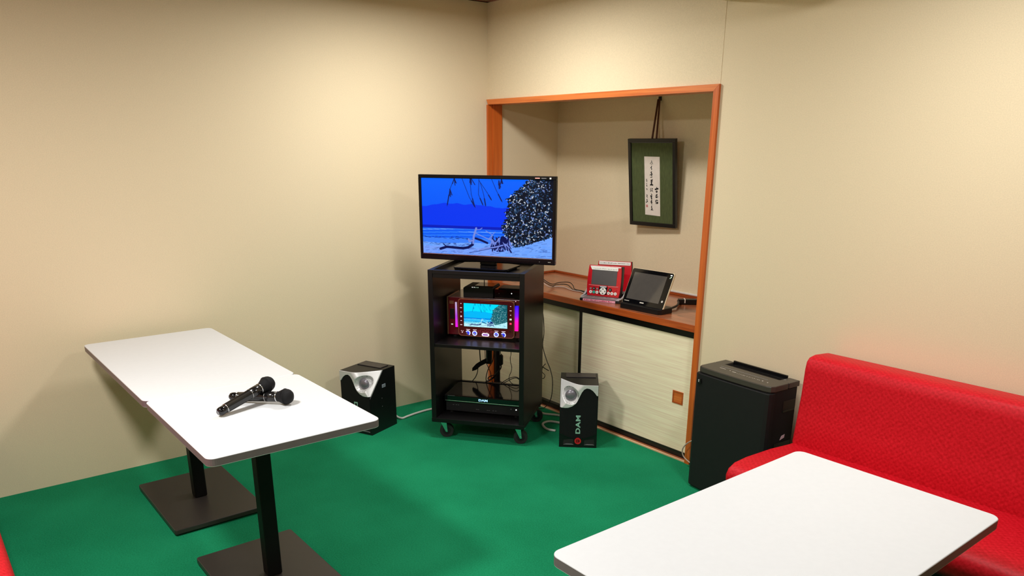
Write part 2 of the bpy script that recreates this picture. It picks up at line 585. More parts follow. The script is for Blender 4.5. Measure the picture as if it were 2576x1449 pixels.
ctr = thing('counter_shelf', 'reddish wooden counter top with an orange front edge inside the alcove, holding the remotes', 'shelf', (0, 0, 0))
mb = MB().m(M_WOODTOP).box(0.018, 1.746, 0.006, AY - 0.002, 0.7095, 0.745)
mb.build('board', ctr)
MB().m(M_WOODEDGE).box(0.018, 1.746, -0.0005, 0.006, 0.709, 0.7455, 0.0015).build('front_edge', ctr)
mb = MB().m(M_WOODEDGE).box(0.002, 1.762, AY - 0.014, AY - 0.001, 0.7455, 0.760, 0.002).box(0.001, 0.014, 0.10, AY - 0.014, 0.7455, 0.760, 0.002)
mb.build('back_moulding', ctr)
rw = MB().box(1.02, 1.74, AY - 0.013, AY - 0.001, 0.7605, 0.7705, 0.002).build('cable_cover', None, M_PAPER)
tag(rw, 'thin white cable cover strip along the back of the counter, right part', 'cable cover')

# ------------------------------------------------------------------ tables
def table(label, x0, x1, y0, y1, cx, cy, bx, by, group=None, name='cafe_table'):
    t = thing(name, label, 'table', (cx, cy, 0), group=group)
    X0, X1, Y0, Y1 = x0 - cx, x1 - cx, y0 - cy, y1 - cy
    e = MB()
    e.rrect(X0, X1, Y0, Y1, 0.028, 0.678, 0.7065, 'z', bev=0.0)
    top = e.build('table_top', t, M_WHITE)
    me = top.data
    me.materials.append(M_EDGE)
    for p in me.polygons:
        c = p.center
        if not (p.normal.z > 0.9 and c.z > 0.705):
            p.material_index = 1
    bv = top.modifiers.new('edge', 'BEVEL')
    bv.width = 0.0026
    bv.segments = 3
    bv.limit_method = 'ANGLE'
    bv.angle_limit = R(50)
    bv.material = 0
    MB().box(-0.15, 0.15, -0.15, 0.15, 0.670, 0.6775, 0.001).build('mounting_plate', t, M_IRONP)
    MB().box(-0.028, 0.028, -0.028, 0.028, 0.0315, 0.6695, 0.006, 3).build('pedestal', t, M_IRONP)
    b = MB().rrect(-bx, bx, -by, by, 0.012, 0.009, 0.031, 'z', bev=0.003).build('base_plate', t, M_IRON)
    for sx in (-1, 1):
        for sy in (-1, 1):
            MB().cyl((sx * (bx - 0.035), sy * (by - 0.035), 0.0045), 0.017, 0.0085).build('levelling_foot', b, M_RUBBER)
    return t
table('narrow white table standing end-on to the left wall, with nothing on it', 0.104, 1.1783, -2.488, -1.892, 0.624, -2.19, 0.302, 0.200)
table('shorter white pedestal table with two black microphones lying on it', 1.179, 1.890, -2.484, -1.887, 1.512, -2.19, 0.302, 0.200)
table('white rectangular table in front of the red bench at the right', 2.950, 3.536, -2.036, -0.994, 3.243, -1.515, 0.20, 0.302)

# ------------------------------------------------------------------ microphones
def microphone(label, a, b, roll=0.0):
    a, b = Vector(a), Vector(b)
    d = (b - a).normalized()
    t = thing('microphone', label, 'microphone', a, group='wireless microphones on the table')
    t.rotation_mode = 'QUATERNION'
    t.rotation_quaternion = d.to_track_quat('X', 'Z')
    L = (b - a).length
    MB().m(mat('satin_black_handle', (0.006, 0.006, 0.0065, 1), 0.2, spec=0.55)).lathe([(0.030, 0.0172), (0.140, 0.0180), (0.1402, 0.0185), (0.160, 0.0190), (0.182, 0.0190), (0.183, 0.0170)]).build('handle', t)
    MB().m(M_GLOSS).lathe([(-0.002, 0.004), (0.0, 0.0105), (0.003, 0.0142), (0.010, 0.0158), (0.0295, 0.0162)]).m(M_GREY).cyl((-0.0025, 0, 0), 0.008, 0.001, 'x').build('end_cap', t)
    MB().m(M_CHROME).lathe([(0.0298, 0.0166), (0.0310, 0.0178), (0.0318, 0.0178), (0.0326, 0.0166)]).build('trim_ring', t)
    MB().m(M_CHROME).lathe([(0.1405, 0.0180), (0.1410, 0.0189), (0.1418, 0.0189), (0.1424, 0.0180)]).build('trim_ring', t)
    MB().m(M_CHROME).lathe([(0.1832, 0.0172), (0.184, 0.0196), (0.1865, 0.0196), (0.1875, 0.0172)]).build('collar_ring', t)
    MB().m(M_GRILLE).lathe([(0.1877, 0.0180), (0.196, 0.0205), (0.208, 0.0262), (0.2150, 0.0288), (0.2152, 0.0300), (0.2190, 0.0300), (0.2192, 0.0286),
                            (0.228, 0.0278), (0.236, 0.0245), (0.243, 0.0185), (0.247, 0.0100), (0.2485, 0.002)]).build('grille', t)
    return t
microphone('black wireless microphone lying flat on the table, underneath the other one', (1.3760, -2.2317, 0.7252), (1.5560, -2.0674, 0.7390))
microphone('black wireless microphone propped up across the other one', (1.5262, -2.3262, 0.7240), (1.4530, -2.0893, 0.7815))

# ------------------------------------------------------------------ sofas
def bench(label, loc, rz, L, legs=True):
    """local: x along the bench, back at y=0, front towards -y"""
    t = thing('bench_sofa', label, 'sofa', loc, (0, 0, rz))
    prof = [(-0.259, 0.41), (-0.244, 0.52), (-0.233, 0.61), (-0.228, 0.73), (-0.221, 0.766), (-0.203, 0.783), (-0.170, 0.788), (-0.080, 0.780), (-0.030, 0.766), (-0.012, 0.74), (-0.012, 0.30), (-0.10, 0.30), (-0.24, 0.395)]
    b = MB()
    b.prism([(y, z) for y, z in prof], 0, L, 'x', bev=0.022, seg=4)
    bo = b.build('backrest', t, M_VINYL)
    s = MB()
    P = [(-0.13, 0.405), (-0.285, 0.412), (-0.42, 0.425), (-0.58, 0.431), (-0.655, 0.427), (-0.692, 0.412), (-0.709, 0.385), (-0.705, 0.350), (-0.685, 0.316), (-0.13, 0.315)]
    s.prism(P, 0.0, L, 'x', bev=0.016, seg=4)
    so = s.build('seat', t, M_VINYL)
    for o in (bo, so):
        for p in o.data.polygons:
            p.use_smooth = True
        sm = o.modifiers.new('wn', 'WEIGHTED_NORMAL')
    MB().box(0.03, L - 0.03, -0.62, -0.05, 0.255, 0.312, 0.004).build('seat_rail', t, M_IRONP)
    n = 3
    for i in range(n):
        for y in (-0.56, -0.10):
            x = 0.10 + (L - 0.2) * i / (n - 1)
            MB().cyl((x, y, 0.1265), 0.022, 0.253, 'z').build('leg', t, M_IRONP)
    return t
bench('red patterned vinyl bench with a high back along the right wall', (2.490, -0.004, 0), 0, 1.95)
bench('red vinyl bench of which only a seat corner shows at the lower left edge', (2.30, YB + 0.232, 0), pi, 2.24)

# ------------------------------------------------------------------ equipment rack
RA = R(37.15)
RK = Vector((0.606, -0.870, 0))
RWv = Vector((cos(RA), sin(RA), 0))
RDv = Vector((-sin(RA), cos(RA), 0))
def rkp(w_, d_, z_=0.0):
    return RK + RWv * w_ + RDv * d_ + Vector((0, 0, z_))
rack = thing('equipment_rack', 'tall black open-backed rack on castors in the room corner, carrying the television', 'rack', RK, (0, 0, RA))
RWd, RDp, RT = 0.540, 0.485, 0.972
MB().box(0, 0.027, 0.0, RDp, 0.125, RT, 0.001).build('side_panel', rack, M_RACK)
MB().box(RWd - 0.027, RWd, 0.0, RDp, 0.125, RT, 0.001).build('side_panel', rack, M_RACK)
MB().box(-0.001, RWd + 0.001, -0.001, RDp, 0.100, 0.1245, 0.001).build('bottom_board', rack, M_RACK)
MB().box(0.0275, RWd - 0.0275, 0.006, RDp - 0.002, 0.543, 0.561, 0.001).build('middle_shelf', rack, M_RACK)
tray = MB().m(M_RACK).box(0.0275, RWd - 0.0275, 0.004, RDp, 0.930, 0.9515, 0.001)
tray.build('top_board', rack)
mb = MB().m(M_RACK).box(0.0275, RWd - 0.0275, 0.0, 0.018, 0.952, RT, 0.001).box(0.0275, RWd - 0.0275, RDp - 0.018, RDp, 0.952, RT, 0.001)
mb.build('top_rim', rack)
MB().box(0.0275, RWd - 0.0275, RDp - 0.02, RDp, 0.196, 0.212, 0.001).build('back_rail', rack, M_RACK)
for (cx_, cy_, dx_) in ((0.068, 0.046, -0.012), (0.508, 0.050, -0.012), (0.068, 0.425, -0.012), (0.515, 0.425, 0.0)):
    rz = R(52) - RA
    mx = Matrix.Translation((cx_, cy_, 0)) @ Matrix.Rotation(rz, 4, 'Z')
    c = MB().m(M_CHROME).box(-0.030, 0.030, -0.024, 0.024, 0.0965, 0.0995, 0.0, mx=mx)
    for s in (-1, 1):
        c.prism([(-0.030, 0.0965), (0.004, 0.0965), (0.010, 0.034), (0.000, 0.034)], s * 0.0185 - 0.001, s * 0.0185 + 0.001, 'y', mx=mx)
    c = c.build('castor', rack)
    MB().m(M_RUBBER).cyl((0.004, 0, 0.0400), 0.0395, 0.026, 'y', 32, mx=mx).m(M_PLASTM).cyl((0.004, 0, 0.0400), 0.024, 0.0275, 'y', 24, mx=mx).build('wheel', c)
    MB().m(M_CHROME).cyl((0.005, 0, 0.0400), 0.0055, 0.044, 'y', 12, mx=mx).build('axle', c)

# ------------------------------------------------------------------ painted screen picture (what the screens show)
def beach(Wp, Hp, pal):
    rs = np.random.RandomState(3)
    A = np.zeros((Hp, Wp, 3))
    V, U = np.mgrid[0:Hp, 0:Wp]
    V = (V + 0.5) / Hp
    U = (U + 0.5) / Wp
    def put(mask, col, a=1.0):
        A[mask] = A[mask] * (1 - a) + np.array(col) * a
    g = np.clip(V / 0.36, 0, 1)[..., None]
    A[:] = np.array(pal['sky0']) * (1 - g) + np.array(pal['sky1']) * g
    mt = 0.345 + 0.018 * np.sin(U * 9 + 2.2) + 0.010 * np.sin(U * 23 + 1) + 0.004 * np.sin(U * 61) - 0.02 * np.exp(-((U - 0.54) / 0.03) ** 2) - 0.012 * np.exp(-((U - 0.28) / 0.04) ** 2)
    put(V > mt, pal['mount'])
    put(V > 0.615, pal['sea0'])
    put(V > 0.655, pal['sea1'])
    w1 = np.sin(V * 150 + 3 * np.sin(U * 3) + U * 4)
    put((V > 0.655) & (V < 0.80) & (w1 > 0.2), pal['wave'], 0.55)
    put((V > 0.66) & (V < 0.70) & (w1 > 0.85), pal['foam'], 0.6)
    put(V > 0.785, pal['wet'])
    put(V > 0.845 + 0.01 * np.sin(U * 11), pal['sand'])
    hump = 0.86 - 0.145 * np.clip((U - 0.70) / 0.3, 0, 1) ** 1.3
    put((V > hump) & (U > 0.68), pal['sand'])
    put((V > 0.90) & (U < 0.60), pal['sand2'], 0.6)
    def seg(x0, y0, x1, y1, wd, col, a=1.0):
        asp = Wp / Hp
        lx, hx = min(x0, x1) - wd, max(x0, x1) + wd
        ly, hy = min(y0, y1) - wd * asp, max(y0, y1) + wd * asp
        i0, i1 = max(0, int(ly * Hp)), min(Hp, int(hy * Hp) + 2)
        j0, j1 = max(0, int(lx * Wp)), min(Wp, int(hx * Wp) + 2)
        if i1 <= i0 or j1 <= j0:
            return
        px, py = U[i0:i1, j0:j1] - x0, (V[i0:i1, j0:j1] - y0) / asp
        dx, dy = x1 - x0, (y1 - y0) / asp
        t = np.clip((px * dx + py * dy) / (dx * dx + dy * dy + 1e-12), 0, 1)
        dd = np.hypot(px - t * dx, py - t * dy)
        al = np.clip((wd - dd) * Wp + 0.5, 0, 1)[..., None] * a
        A[i0:i1, j0:j1] = A[i0:i1, j0:j1] * (1 - al) + np.array(col) * al
    def path(pts, wd, col, a=1.0):
        for p, q in zip(pts, pts[1:]):
            seg(*p, *q, wd, col, a)
    # beach debris and sand texture
    for _ in range(70):
        x, y = rs.rand() * 0.36, (0.79 if rs.rand() < 0.5 else 0.875) + rs.randn() * 0.008 - 0.02 * rs.rand()
        seg(x, y, x + 0.012 + rs.rand() * .01, y + rs.randn() * .004, 0.0013, pal['dark'], 0.6)
    for _ in range(420):
        x, y = rs.rand(), 0.80 + rs.rand() * 0.20
        hm = 0.86 - 0.145 * max(0, (x - 0.70) / 0.3) ** 1.3
        if y < 0.86 and x < 0.7 or (x > .7 and y < hm + .02):
            continue
        seg(x, y, x + 0.01 + rs.rand() * .03, y - rs.rand() * .012, 0.0012, pal['dark'] if rs.rand() < .25 else (pal['wave'] if rs.rand() < .5 else pal['foam']), 0.45)
    # palm fronds
    L = [[(.26, 0), (.225, .14), (.20, .36)], [(.32, 0), (.375, .24), (.42, .37)], [(.38, 0), (.39, .2), (.415, .36)], [(.45, 0), (.445, .2), (.48, .34)],
         [(.45, .02), (.51, .17), (.545, .27)], [(.46, .05), (.485, .2), (.50, .35)], [(.545, 0), (.58, .14), (.625, .29)]]
    for P_ in L:
        path(P_, 0.0016, pal['frond'])
        (xa, ya), (xb, yb) = P_[-2], P_[-1]
        seg(xa + (xb - xa) * .35, ya + (yb - ya) * .35, xa + (xb - xa) * .9, ya + (yb - ya) * .9, 0.0042, pal['frond'], 0.9)
    for (x, y) in ((.26, .0), (.385, -.02), (.62, .0), (.60, .02), (.225, .14)):
        for k in range(5):
            seg(x, y, x + rs.randn() * .012 + .008, y + .05 + rs.rand() * .05, 0.003, pal['frond'], 0.9)
    # bush
    edge = [(0.0, .82), (.06, .80), (.12, .755), (.20, .70), (.25, .665), (.30, .685), (.36, .67), (.42, .655), (.5, .665), (.56, .64), (.64, .63), (.72, .65), (.80, .68), (.87, .72)]
    ev, eu = np.array([e[0] for e in edge]), np.array([e[1] for e in edge])
    EU = np.interp(V, ev, eu) + 0.012 * np.sin(V * 70) + 0.008 * np.sin(V * 190 + U * 30)
    bot = 0.87 - 0.15 * np.clip((U - 0.74) / 0.26, 0, 1)
    bm_ = (U > EU) & (V < bot)
    put(bm_, pal['bush'])
    for _ in range(2600):
        y = rs.rand() * 0.88
        e = np.interp(y, ev, eu)
        x = e - 0.012 + rs.rand() ** 0.9 * (1.0 - e)
        if y > 0.87 - 0.15 * max(0, (x - 0.74) / 0.26) or (x > .93 and y < .25 and rs.rand() < .7):
            continue
        an = rs.rand() * pi
        l = 0.003 + rs.rand() * 0.007
        c = rs.rand()
        dens = 0.6 + 0.4 * sin(x * 40) * sin(y * 31)
        col = pal['bush'] if c < 0.52 + 0.16 * sin(x * 55 + 2) * sin(y * 38) else (pal['leaf2'] if c < 0.79 else (pal['leaf1'] if c < 0.79 + 0.19 * dens else pal['leaf3']))
        seg(x, y, x + l * cos(an), y + l * sin(an) * 1.7, 0.0020 + rs.rand() * .0020, col, 0.9)
    # driftwood
    path([(.14, .935), (.19, .905), (.32, .915), (.36, .90), (.395, .86), (.40, .80)], 0.010, pal['dark'])
    path([(.19, .905), (.165, .87)], 0.004, pal['dark'])
    path([(.40, .84), (.405, .75), (.425, .64)], 0.0075, pal['bark'])
    path([(.405, .80), (.37, .82), (.365, .79)], 0.006, pal['bark'])
    path([(.425, .66), (.455, .655), (.47, .635)], 0.003, pal['bark'])
    path([(.415, .70), (.46, .735), (.51, .77), (.56, .80)], 0.0035, pal['bark'])
    path([(.42, .775), (.46, .795), (.51, .83)], 0.008, pal['dark'])
    path([(.52, .78), (.55, .72), (.50, .67)], 0.003, pal['bark'])
    path([(.55, .72), (.57, .68)], 0.0025, pal['bark'])
    for _ in range(90):
        x, y = .53 + rs.rand() * .15, .74 + rs.rand() * .14
        seg(x, y, x + rs.randn() * .012, y + .03 + rs.rand() * .05, 0.003 + rs.rand() * .003, pal['dark'] if rs.rand() < .62 else pal['bark'], 0.95)
    seg(.63, .76, .65, .80, 0.018, pal['dark'])
    path([(.63, .85), (.56, .885), (.48, .905), (.45, .93)], 0.005, pal['bark'])
    path([(.54, .90), (.45, .94), (.37, .97)], 0.0022, pal['dark'], 0.7)
    return A / 255.0
def linear(A):
    return np.where(A <= 0.04045, A / 12.92, ((A + 0.055) / 1.055) ** 2.4)
PAL_TV = dict(sky0=(0, 100, 255), sky1=(0, 90, 252), mount=(0, 54, 242), sea0=(0, 28, 186), sea1=(10, 92, 245), wave=(60, 140, 255), foam=(150, 190, 255),
              wet=(60, 128, 250), sand=(112, 165, 255), sand2=(128, 158, 250), dark=(4, 12, 78), frond=(6, 24, 90), bush=(5, 12, 28), leaf1=(128, 155, 225), leaf2=(34, 72, 112), leaf3=(235, 242, 255), bark=(120, 140, 225))
PAL_SM = dict(sky0=(0, 222, 255), sky1=(0, 230, 255), mount=(0, 186, 250), sea0=(0, 130, 230), sea1=(20, 180, 245), wave=(120, 225, 255), foam=(210, 250, 255),
              wet=(120, 225, 250), sand=(190, 248, 255), sand2=(205, 250, 255), dark=(10, 40, 110), frond=(0, 120, 190), bush=(14, 84, 98), leaf1=(130, 208, 214), leaf2=(30, 120, 124), leaf3=(215, 250, 250), bark=(190, 235, 250))
def screen_mat(name, es):
    m = bpy.data.materials.new(name)
    m.use_nodes = True
    nt = m.node_tree
    b = nt.nodes['Principled BSDF']
    b.inputs['Base Color'].default_value = (0.004, 0.004, 0.005, 1)
    b.inputs['Roughness'].default_value = 0.35
    b.inputs['Specular IOR Level'].default_value = 0.05
    a = nt.nodes.new('ShaderNodeVertexColor')
    a.layer_name = 'picture'
    nt.links.new(a.outputs[0], b.inputs['Emission Color'])
    b.inputs['Emission Strength'].default_value = es
    return m
def picture(name, parent, x0, x1, z0, z1, y, nx, nz, pal, es):
    A = linear(beach(nx, nz, pal))
    xs = np.linspace(x0, x1, nx + 1)
    zs = np.linspace(z1, z0, nz + 1)
    co = np.zeros(((nx + 1) * (nz + 1), 3))
    co[:, 0] = np.tile(xs, nz + 1)
    co[:, 1] = y
    co[:, 2] = np.repeat(zs, nx + 1)
    i, j = np.mgrid[0:nz, 0:nx]
    a = (i * (nx + 1) + j).ravel()
    q = np.stack([a, a + nx + 1, a + nx + 2, a + 1], 1)
    me = bpy.data.meshes.new(name)
    me.vertices.add(len(co))
    me.vertices.foreach_set('co', co.ravel())
    me.loops.add(q.size)
    me.loops.foreach_set('vertex_index', q.ravel().astype(np.int32))
    me.polygons.add(len(q))
    me.polygons.foreach_set('loop_start', np.arange(0, q.size, 4, dtype=np.int32))
    me.update(calc_edges=True)
    me.validate()
    at = me.color_attributes.new('picture', 'FLOAT_COLOR', 'CORNER')
    c = np.ones((q.size, 4), dtype=np.float32)
    c[:, :3] = np.repeat(A.reshape(-1, 3), 4, axis=0)
    at.data.foreach_set('color', c.ravel())
    me.materials.append(screen_mat(name + '_glow', es))
    o = bpy.data.objects.new(name, me)
    COL.objects.link(o)
    o.parent = parent
    return o

# ------------------------------------------------------------------ television
TVA = R(32.5)
tv = thing('television', 'flat black television on top of the rack, showing a blue beach scene', 'television', (0.677, -0.530, 0.952), (0, 0, TVA))
TW, TZ0, TZ1 = 0.3995, 0.040, 0.505
mx = Matrix.Rotation(R(-0.8), 4, 'X')
hs = MB()
hs.m(M_BEZEL)
sx0, sx1, sz0, sz1 = -TW + 0.0165, TW - 0.0165, TZ0 + 0.034, TZ1 - 0.019
hs.box(-TW, TW, 0.0, 0.03, TZ0, sz0, 0.003)
hs.box(-TW, TW, 0.0, 0.03, sz1, TZ1, 0.003)
hs.box(-TW, sx0, 0.0, 0.03, sz0 - 0.001, sz1 + 0.001, 0.002)
hs.box(sx1, TW, 0.0, 0.03, sz0 - 0.001, sz1 + 0.001, 0.002)
hs.m(M_PLASTM).box(-TW + 0.003, TW - 0.003, 0.020, 0.034, TZ0 + 0.003, TZ1 - 0.003)
hs.box(-TW * 0.72, TW * 0.72, 0.034, 0.075, TZ0 + 0.05, TZ1 - 0.10, 0.01)
hs.build('housing', tv)
picture('screen', tv, sx0, sx1, sz0, sz1, 0.006, 372, 222, PAL_TV, 1.0)
o = MB().m(M_CHROME).box(sx0, sx1 + 0.002, -0.0012, 0.002, sz0 - 0.0030, sz0 - 0.0010).build('chrome_strip', tv)
MB().m(glow('salmon_sticker', (0.62, 0.30, 0.27, 1), 0.0) if False else mat('salmon_sticker', rgb(225, 160, 150), 0.6)).box(0.283, 0.309, -0.0008, 0.0, TZ1 - 0.0125, TZ1 - 0.0075).m(M_GREY).box(0.318, 0.345, -0.0008, 0.0, TZ1 - 0.0125, TZ1 - 0.0085).m(M_PAPER).box(0.363, 0.372, -0.0008, 0.0, TZ1 - 0.0145, TZ1 - 0.0065).build('sticker', tv)
MB().m(M_MARK).box(0.361, 0.377, -0.0006, 0.0, TZ0 + 0.015, TZ0 + 0.017).build('maker_mark', tv)
MB().m(M_MARK).cyl((0.313, -0.0003, TZ0 + 0.016), 0.0013, 0.0012, 'y', 10).build('indicator_light', tv)
MB().m(M_BEZEL).box(-0.047, 0.047, 0.030, 0.060, 0.0182, TZ0 + 0.06, 0.004).build('neck', tv)
MB().m(M_BEZEL).prism([(-0.158, -0.085), (-0.145, -0.105), (0.145, -0.105), (0.158, -0.085), (0.170, 0.10), (0.10, 0.125), (-0.10, 0.125), (-0.170, 0.10)], 0.0085, 0.018, 'z', bev=0.002).build('stand_base', tv)
for (x, y) in ((-0.13, -0.08), (0.13, -0.08), (-0.13, 0.09), (0.13, 0.09)):
    MB().m(M_PLASTM).box(x - 0.02, x + 0.02, y - 0.015, y + 0.015, 0.0002, 0.0083, 0.001).build('stand_foot', tv)

# ------------------------------------------------------------------ karaoke unit with small screen, on the middle shelf
ku = thing('karaoke_console', 'dark red karaoke console with a small lit screen and glowing bars in the rack', 'karaoke console', rkp(0, 0.19, 0.5612), (0, 0, RA))
B0, B1, KZ0, KZ1 = 0.040, 0.498, 0.014, 0.232
MB().m(M_DRED).box(B0 + 0.008, B1 - 0.008, 0.0, 0.25, KZ0, KZ1, 0.002).build('body', ku)
MB().m(M_GOLD).box(B0, B0 + 0.0075, -0.001, 0.20, KZ0, KZ1, 0.001).build('side_trim', ku)
MB().m(M_GOLD).box(B1 - 0.0075, B1, -0.001, 0.20, KZ0, KZ1, 0.001).build('side_trim', ku)
for x in (0.08, 0.46):
    for y in (0.03, 0.22):
        MB().m(M_RUBBER).cyl((x, y, 0.0070), 0.014, 0.0135).build('foot', ku)
PX0, PX1, PZ0, PZ1 = 0.113, 0.443, 0.0145, 0.2305
pw, ph = PX1 - PX0, PZ1 - PZ0
pn = MB().m(M_GOLD).rrect(PX0, PX1, PZ0, PZ1, 0.020, -0.020, -0.0005, 'y').m(M_DRED).rrect(PX0 + 0.005, PX1 - 0.005, PZ0 + 0.005, PZ1 - 0.005, 0.016, -0.0225, -0.019, 'y').build('front_panel', ku)
def pu(u): return PX0 + u * pw
def pv(v): return PZ1 - v * ph
MB().m(M_BLK).box(pu(.10), pu(.885), -0.0232, -0.0220, pv(.745), pv(.108)).build('screen_surround', pn)
picture('small_screen', pn, pu(.107), pu(.877), pv(.735), pv(.118), -0.0236, 150, 90, PAL_SM, 1.0)
FY = -0.0226
for u in (.176, .297, .682, .808):
    k = MB().m(G_LBLUE).ring((pu(u), 0, pv(.910)), 0.0098, 0.0145, FY - 0.002, FY, 'y', 28, R(-60) if u in (.176, .808) else 0.0, R(150) if u in (.176, .808) else 2 * pi)
    k.m(G_BLUE).cyl((pu(u), FY - 0.0008, pv(.910)), 0.0095, 0.0015, 'y', 24)
    k.m(M_CHROME if u in (.176, .808) else M_SILVER).cyl((pu(u) - (0.003 if u in (.176, .808) else 0), FY - 0.005, pv(.915)), 0.0050, 0.010, 'y', 18)
    k.build('control_knob', pn)
    MB().m(G_PINKW).box(pu(u) - 0.010, pu(u) + 0.012, FY - 0.0006, FY, pv(.910) + 0.0185, pv(.910) + 0.0215).build('knob_legend', pn)
k = MB().m(G_WHITE if False else glow('violet_white_led', (0.92, 0.82, 1.0, 1), 1.6)).prism(rr(pu(.49) - .0215, pu(.49) + .0215, pv(.935) - .0085, pv(.935) + .0085, .0080), FY - 0.0012, FY, 'y').m(G_VIOLET).prism(rr(pu(.49) - .0155, pu(.49) + .0155, pv(.935) - .0040, pv(.935) + .0040, .0038), FY - 0.0018, FY - 0.0011, 'y')
k.build('select_button', pn)
MB().m(G_PINKW).box(pu(.49) - 0.016, pu(.49) + 0.014, FY - 0.0006, FY, pv(.935) + 0.0115, pv(.935) + 0.0128).build('button_legend', pn)
for v, wd in ((.135, .003), (.247, .0058), (.36, .003), (.476, .0042), (.588, .004), (.70, .0058)):
    MB().m(G_PINKW).box(pu(.057) - wd, pu(.057) + wd, FY - 0.0006, FY, pv(v) - (.0042 if wd == .0042 else .0017), pv(v) + (.0042 if wd == .0042 else .0017)).build('touch_key', pn)
for v, wd, g in ((.145, .003, G_PINKW), (.258, .0058, G_PINKW), (.372, .003, G_PINKW), (.486, .0062, G_GREENW), (.60, .0055, G_REDL), (.717, .005, M_DRED)):
    hh = .0045 if g in (G_GREENW, G_REDL) else .0016
    MB().m(g).box(pu(.935) - wd, pu(.935) + wd, FY - 0.0006, FY, pv(v) - hh, pv(v) + hh).build('touch_key', pn)
for (du, dv) in ((.057, .862), (.087, .864), (.073, .900)):
    MB().m(G_PINKW).cyl((pu(du), FY, pv(dv)), 0.0022 if dv < .9 else 0.0034, 0.001, 'y', 12).build('indicator_light', pn)
MB().m(M_BLK).cyl((pu(.925), FY, pv(.81)), 0.0045, 0.001, 'y', 14).build('sensor_eye', pn)
text_mesh('lettering', 'LIVE DAM', 0.0105, G_DIMRED, pn, front_mx(pu(.50), FY, pv(.795)), xs=1.5)
text_mesh('lettering', 'STADIUM', 0.0185, G_DIMRED, pn, front_mx(pu(.495), FY, pv(.858)), xs=1.25)
MB().m(mat('dim_pink_print', rgb(150, 50, 70), .5)).box(pu(.40), pu(.58), FY - 0.0005, FY, pv(.050) - .0012, pv(.050) + .0012).build('maker_mark', pn)
# glowing side bars with a colour change along their length (they are lit)
def barmat(name, stops, es):
    m = bpy.data.materials.new(name)
    m.use_nodes = True
    nt = m.node_tree
    b = nt.nodes['Principled BSDF']
    b.inputs['Base Color'].default_value = (0.03, 0.01, 0.03, 1)
    tc = nt.nodes.new('ShaderNodeTexCoord')
    sp = nt.nodes.new('ShaderNodeSeparateXYZ')
    nt.links.new(tc.outputs['Generated'], sp.inputs[0])
    cr = nt.nodes.new('ShaderNodeValToRGB')
    cr.color_ramp.elements[0].position = stops[0][0]
    cr.color_ramp.elements[0].color = stops[0][1]
    cr.color_ramp.elements[1].position = stops[-1][0]
    cr.color_ramp.elements[1].color = stops[-1][1]
    for p, c in stops[1:-1]:
        e = cr.color_ramp.elements.new(p)
        e.color = c
    nt.links.new(sp.outputs[2], cr.inputs[0])
    nt.links.new(cr.outputs[0], b.inputs['Emission Color'])
    b.inputs['Emission Strength'].default_value = es
    return m
MB().m(barmat('bar_glow_left', [(0, (1, 0, 0.9, 1)), (0.45, (0.45, 0.05, 0.75, 1)), (1, (0.55, 0.45, 0.65, 1))], 0.95)).prism([(0.091, 0.060), (0.104, 0.060), (0.100, 0.203), (0.091, 0.203)], -0.006, -0.0005, 'y').build('light_bar', ku)
MB().m(barmat('bar_glow_right', [(0, (1, 0, 0.42, 1)), (0.35, (1, 0, 0.55, 1)), (0.6, (0.25, 0.0, 0.9, 1)), (1, (0.0, 0.0, 1, 1))], 1.1)).prism([(0.4435, 0.058), (0.461, 0.058), (0.4625, 0.200), (0.4445, 0.200)], -0.012, -0.0005, 'y').build('light_bar', ku)
MB().m(M_GOLD).box(0.056, 0.082, -0.0012, -0.0003, 0.192, 0.210).build('badge', ku)
MB().m(M_BLK).box(0.058, 0.084, -0.0012, -0.0003, 0.105, 0.165, 0.0004).build('card_slot', ku)
MB().m(G_GREENW).box(0.064, 0.075, -0.0012, -0.0003, 0.0715, 0.0765).build('indicator_light', ku)
MB().m(G_PINKW).cyl((0.4450, -0.0008, 0.2245), 0.0026, 0.001, 'y', 12).build('indicator_light', ku)
MB().m(M_GOLD).ring((0.4735, 0, 0.042), 0.003, 0.0045, -0.0012, -0.0003, 'y', 18).build('headphone_jack', ku)

# two black boxes on top of the console
bx = thing('set_top_box', 'small black box with four green-white lights, left one of two on the red console', 'network box', rkp(0.137, 0.200, 0.7940), (0, 0, RA))
MB().m(M_PLASTM).prism([(0.0, 0.0), (0.174, 0.0), (0.174, 0.052), (0.168, 0.060), (0.010, 0.060), (0.0, 0.052)], 0.0, 0.15, 'y').build('casing', bx)
MB().m(M_GLOSS).box(0.058, 0.166, 0.030, 0.145, 0.0602, 0.0622, 0.0005).build('lid', bx)
for x in (0.053, 0.064, 0.075, 0.086):
    MB().m(G_GREENW if x > .07 else glow('bright_led', (1, 1, .9, 1), 2.0)).cyl((x, -0.0002, 0.0575), 0.0022, 0.001, 'y', 10).build('indicator_light', bx)
bx = thing('set_top_box', 'glossy black box with one white light, right one of two on the red console', 'network box', rkp(0.318, 0.203, 0.7940), (0, 0, RA))
MB().m(M_GLOSS).box(0.0, 0.170, 0.0, 0.145, 0.0, 0.052, 0.002).build('casing', bx)
MB().m(M_PLAST).box(0.018, 0.150, 0.02, 0.13, 0.0523, 0.0563, 0.001).build('lid', bx)
MB().m(G_WHITE).cyl((0.100, -0.0003, 0.032), 0.0026, 0.001, 'y', 10).build('indicator_light', bx)
MB().m(M_GREY).cyl((0.027, -0.0003, 0.029), 0.0020, 0.001, 'y', 10).build('button', bx)

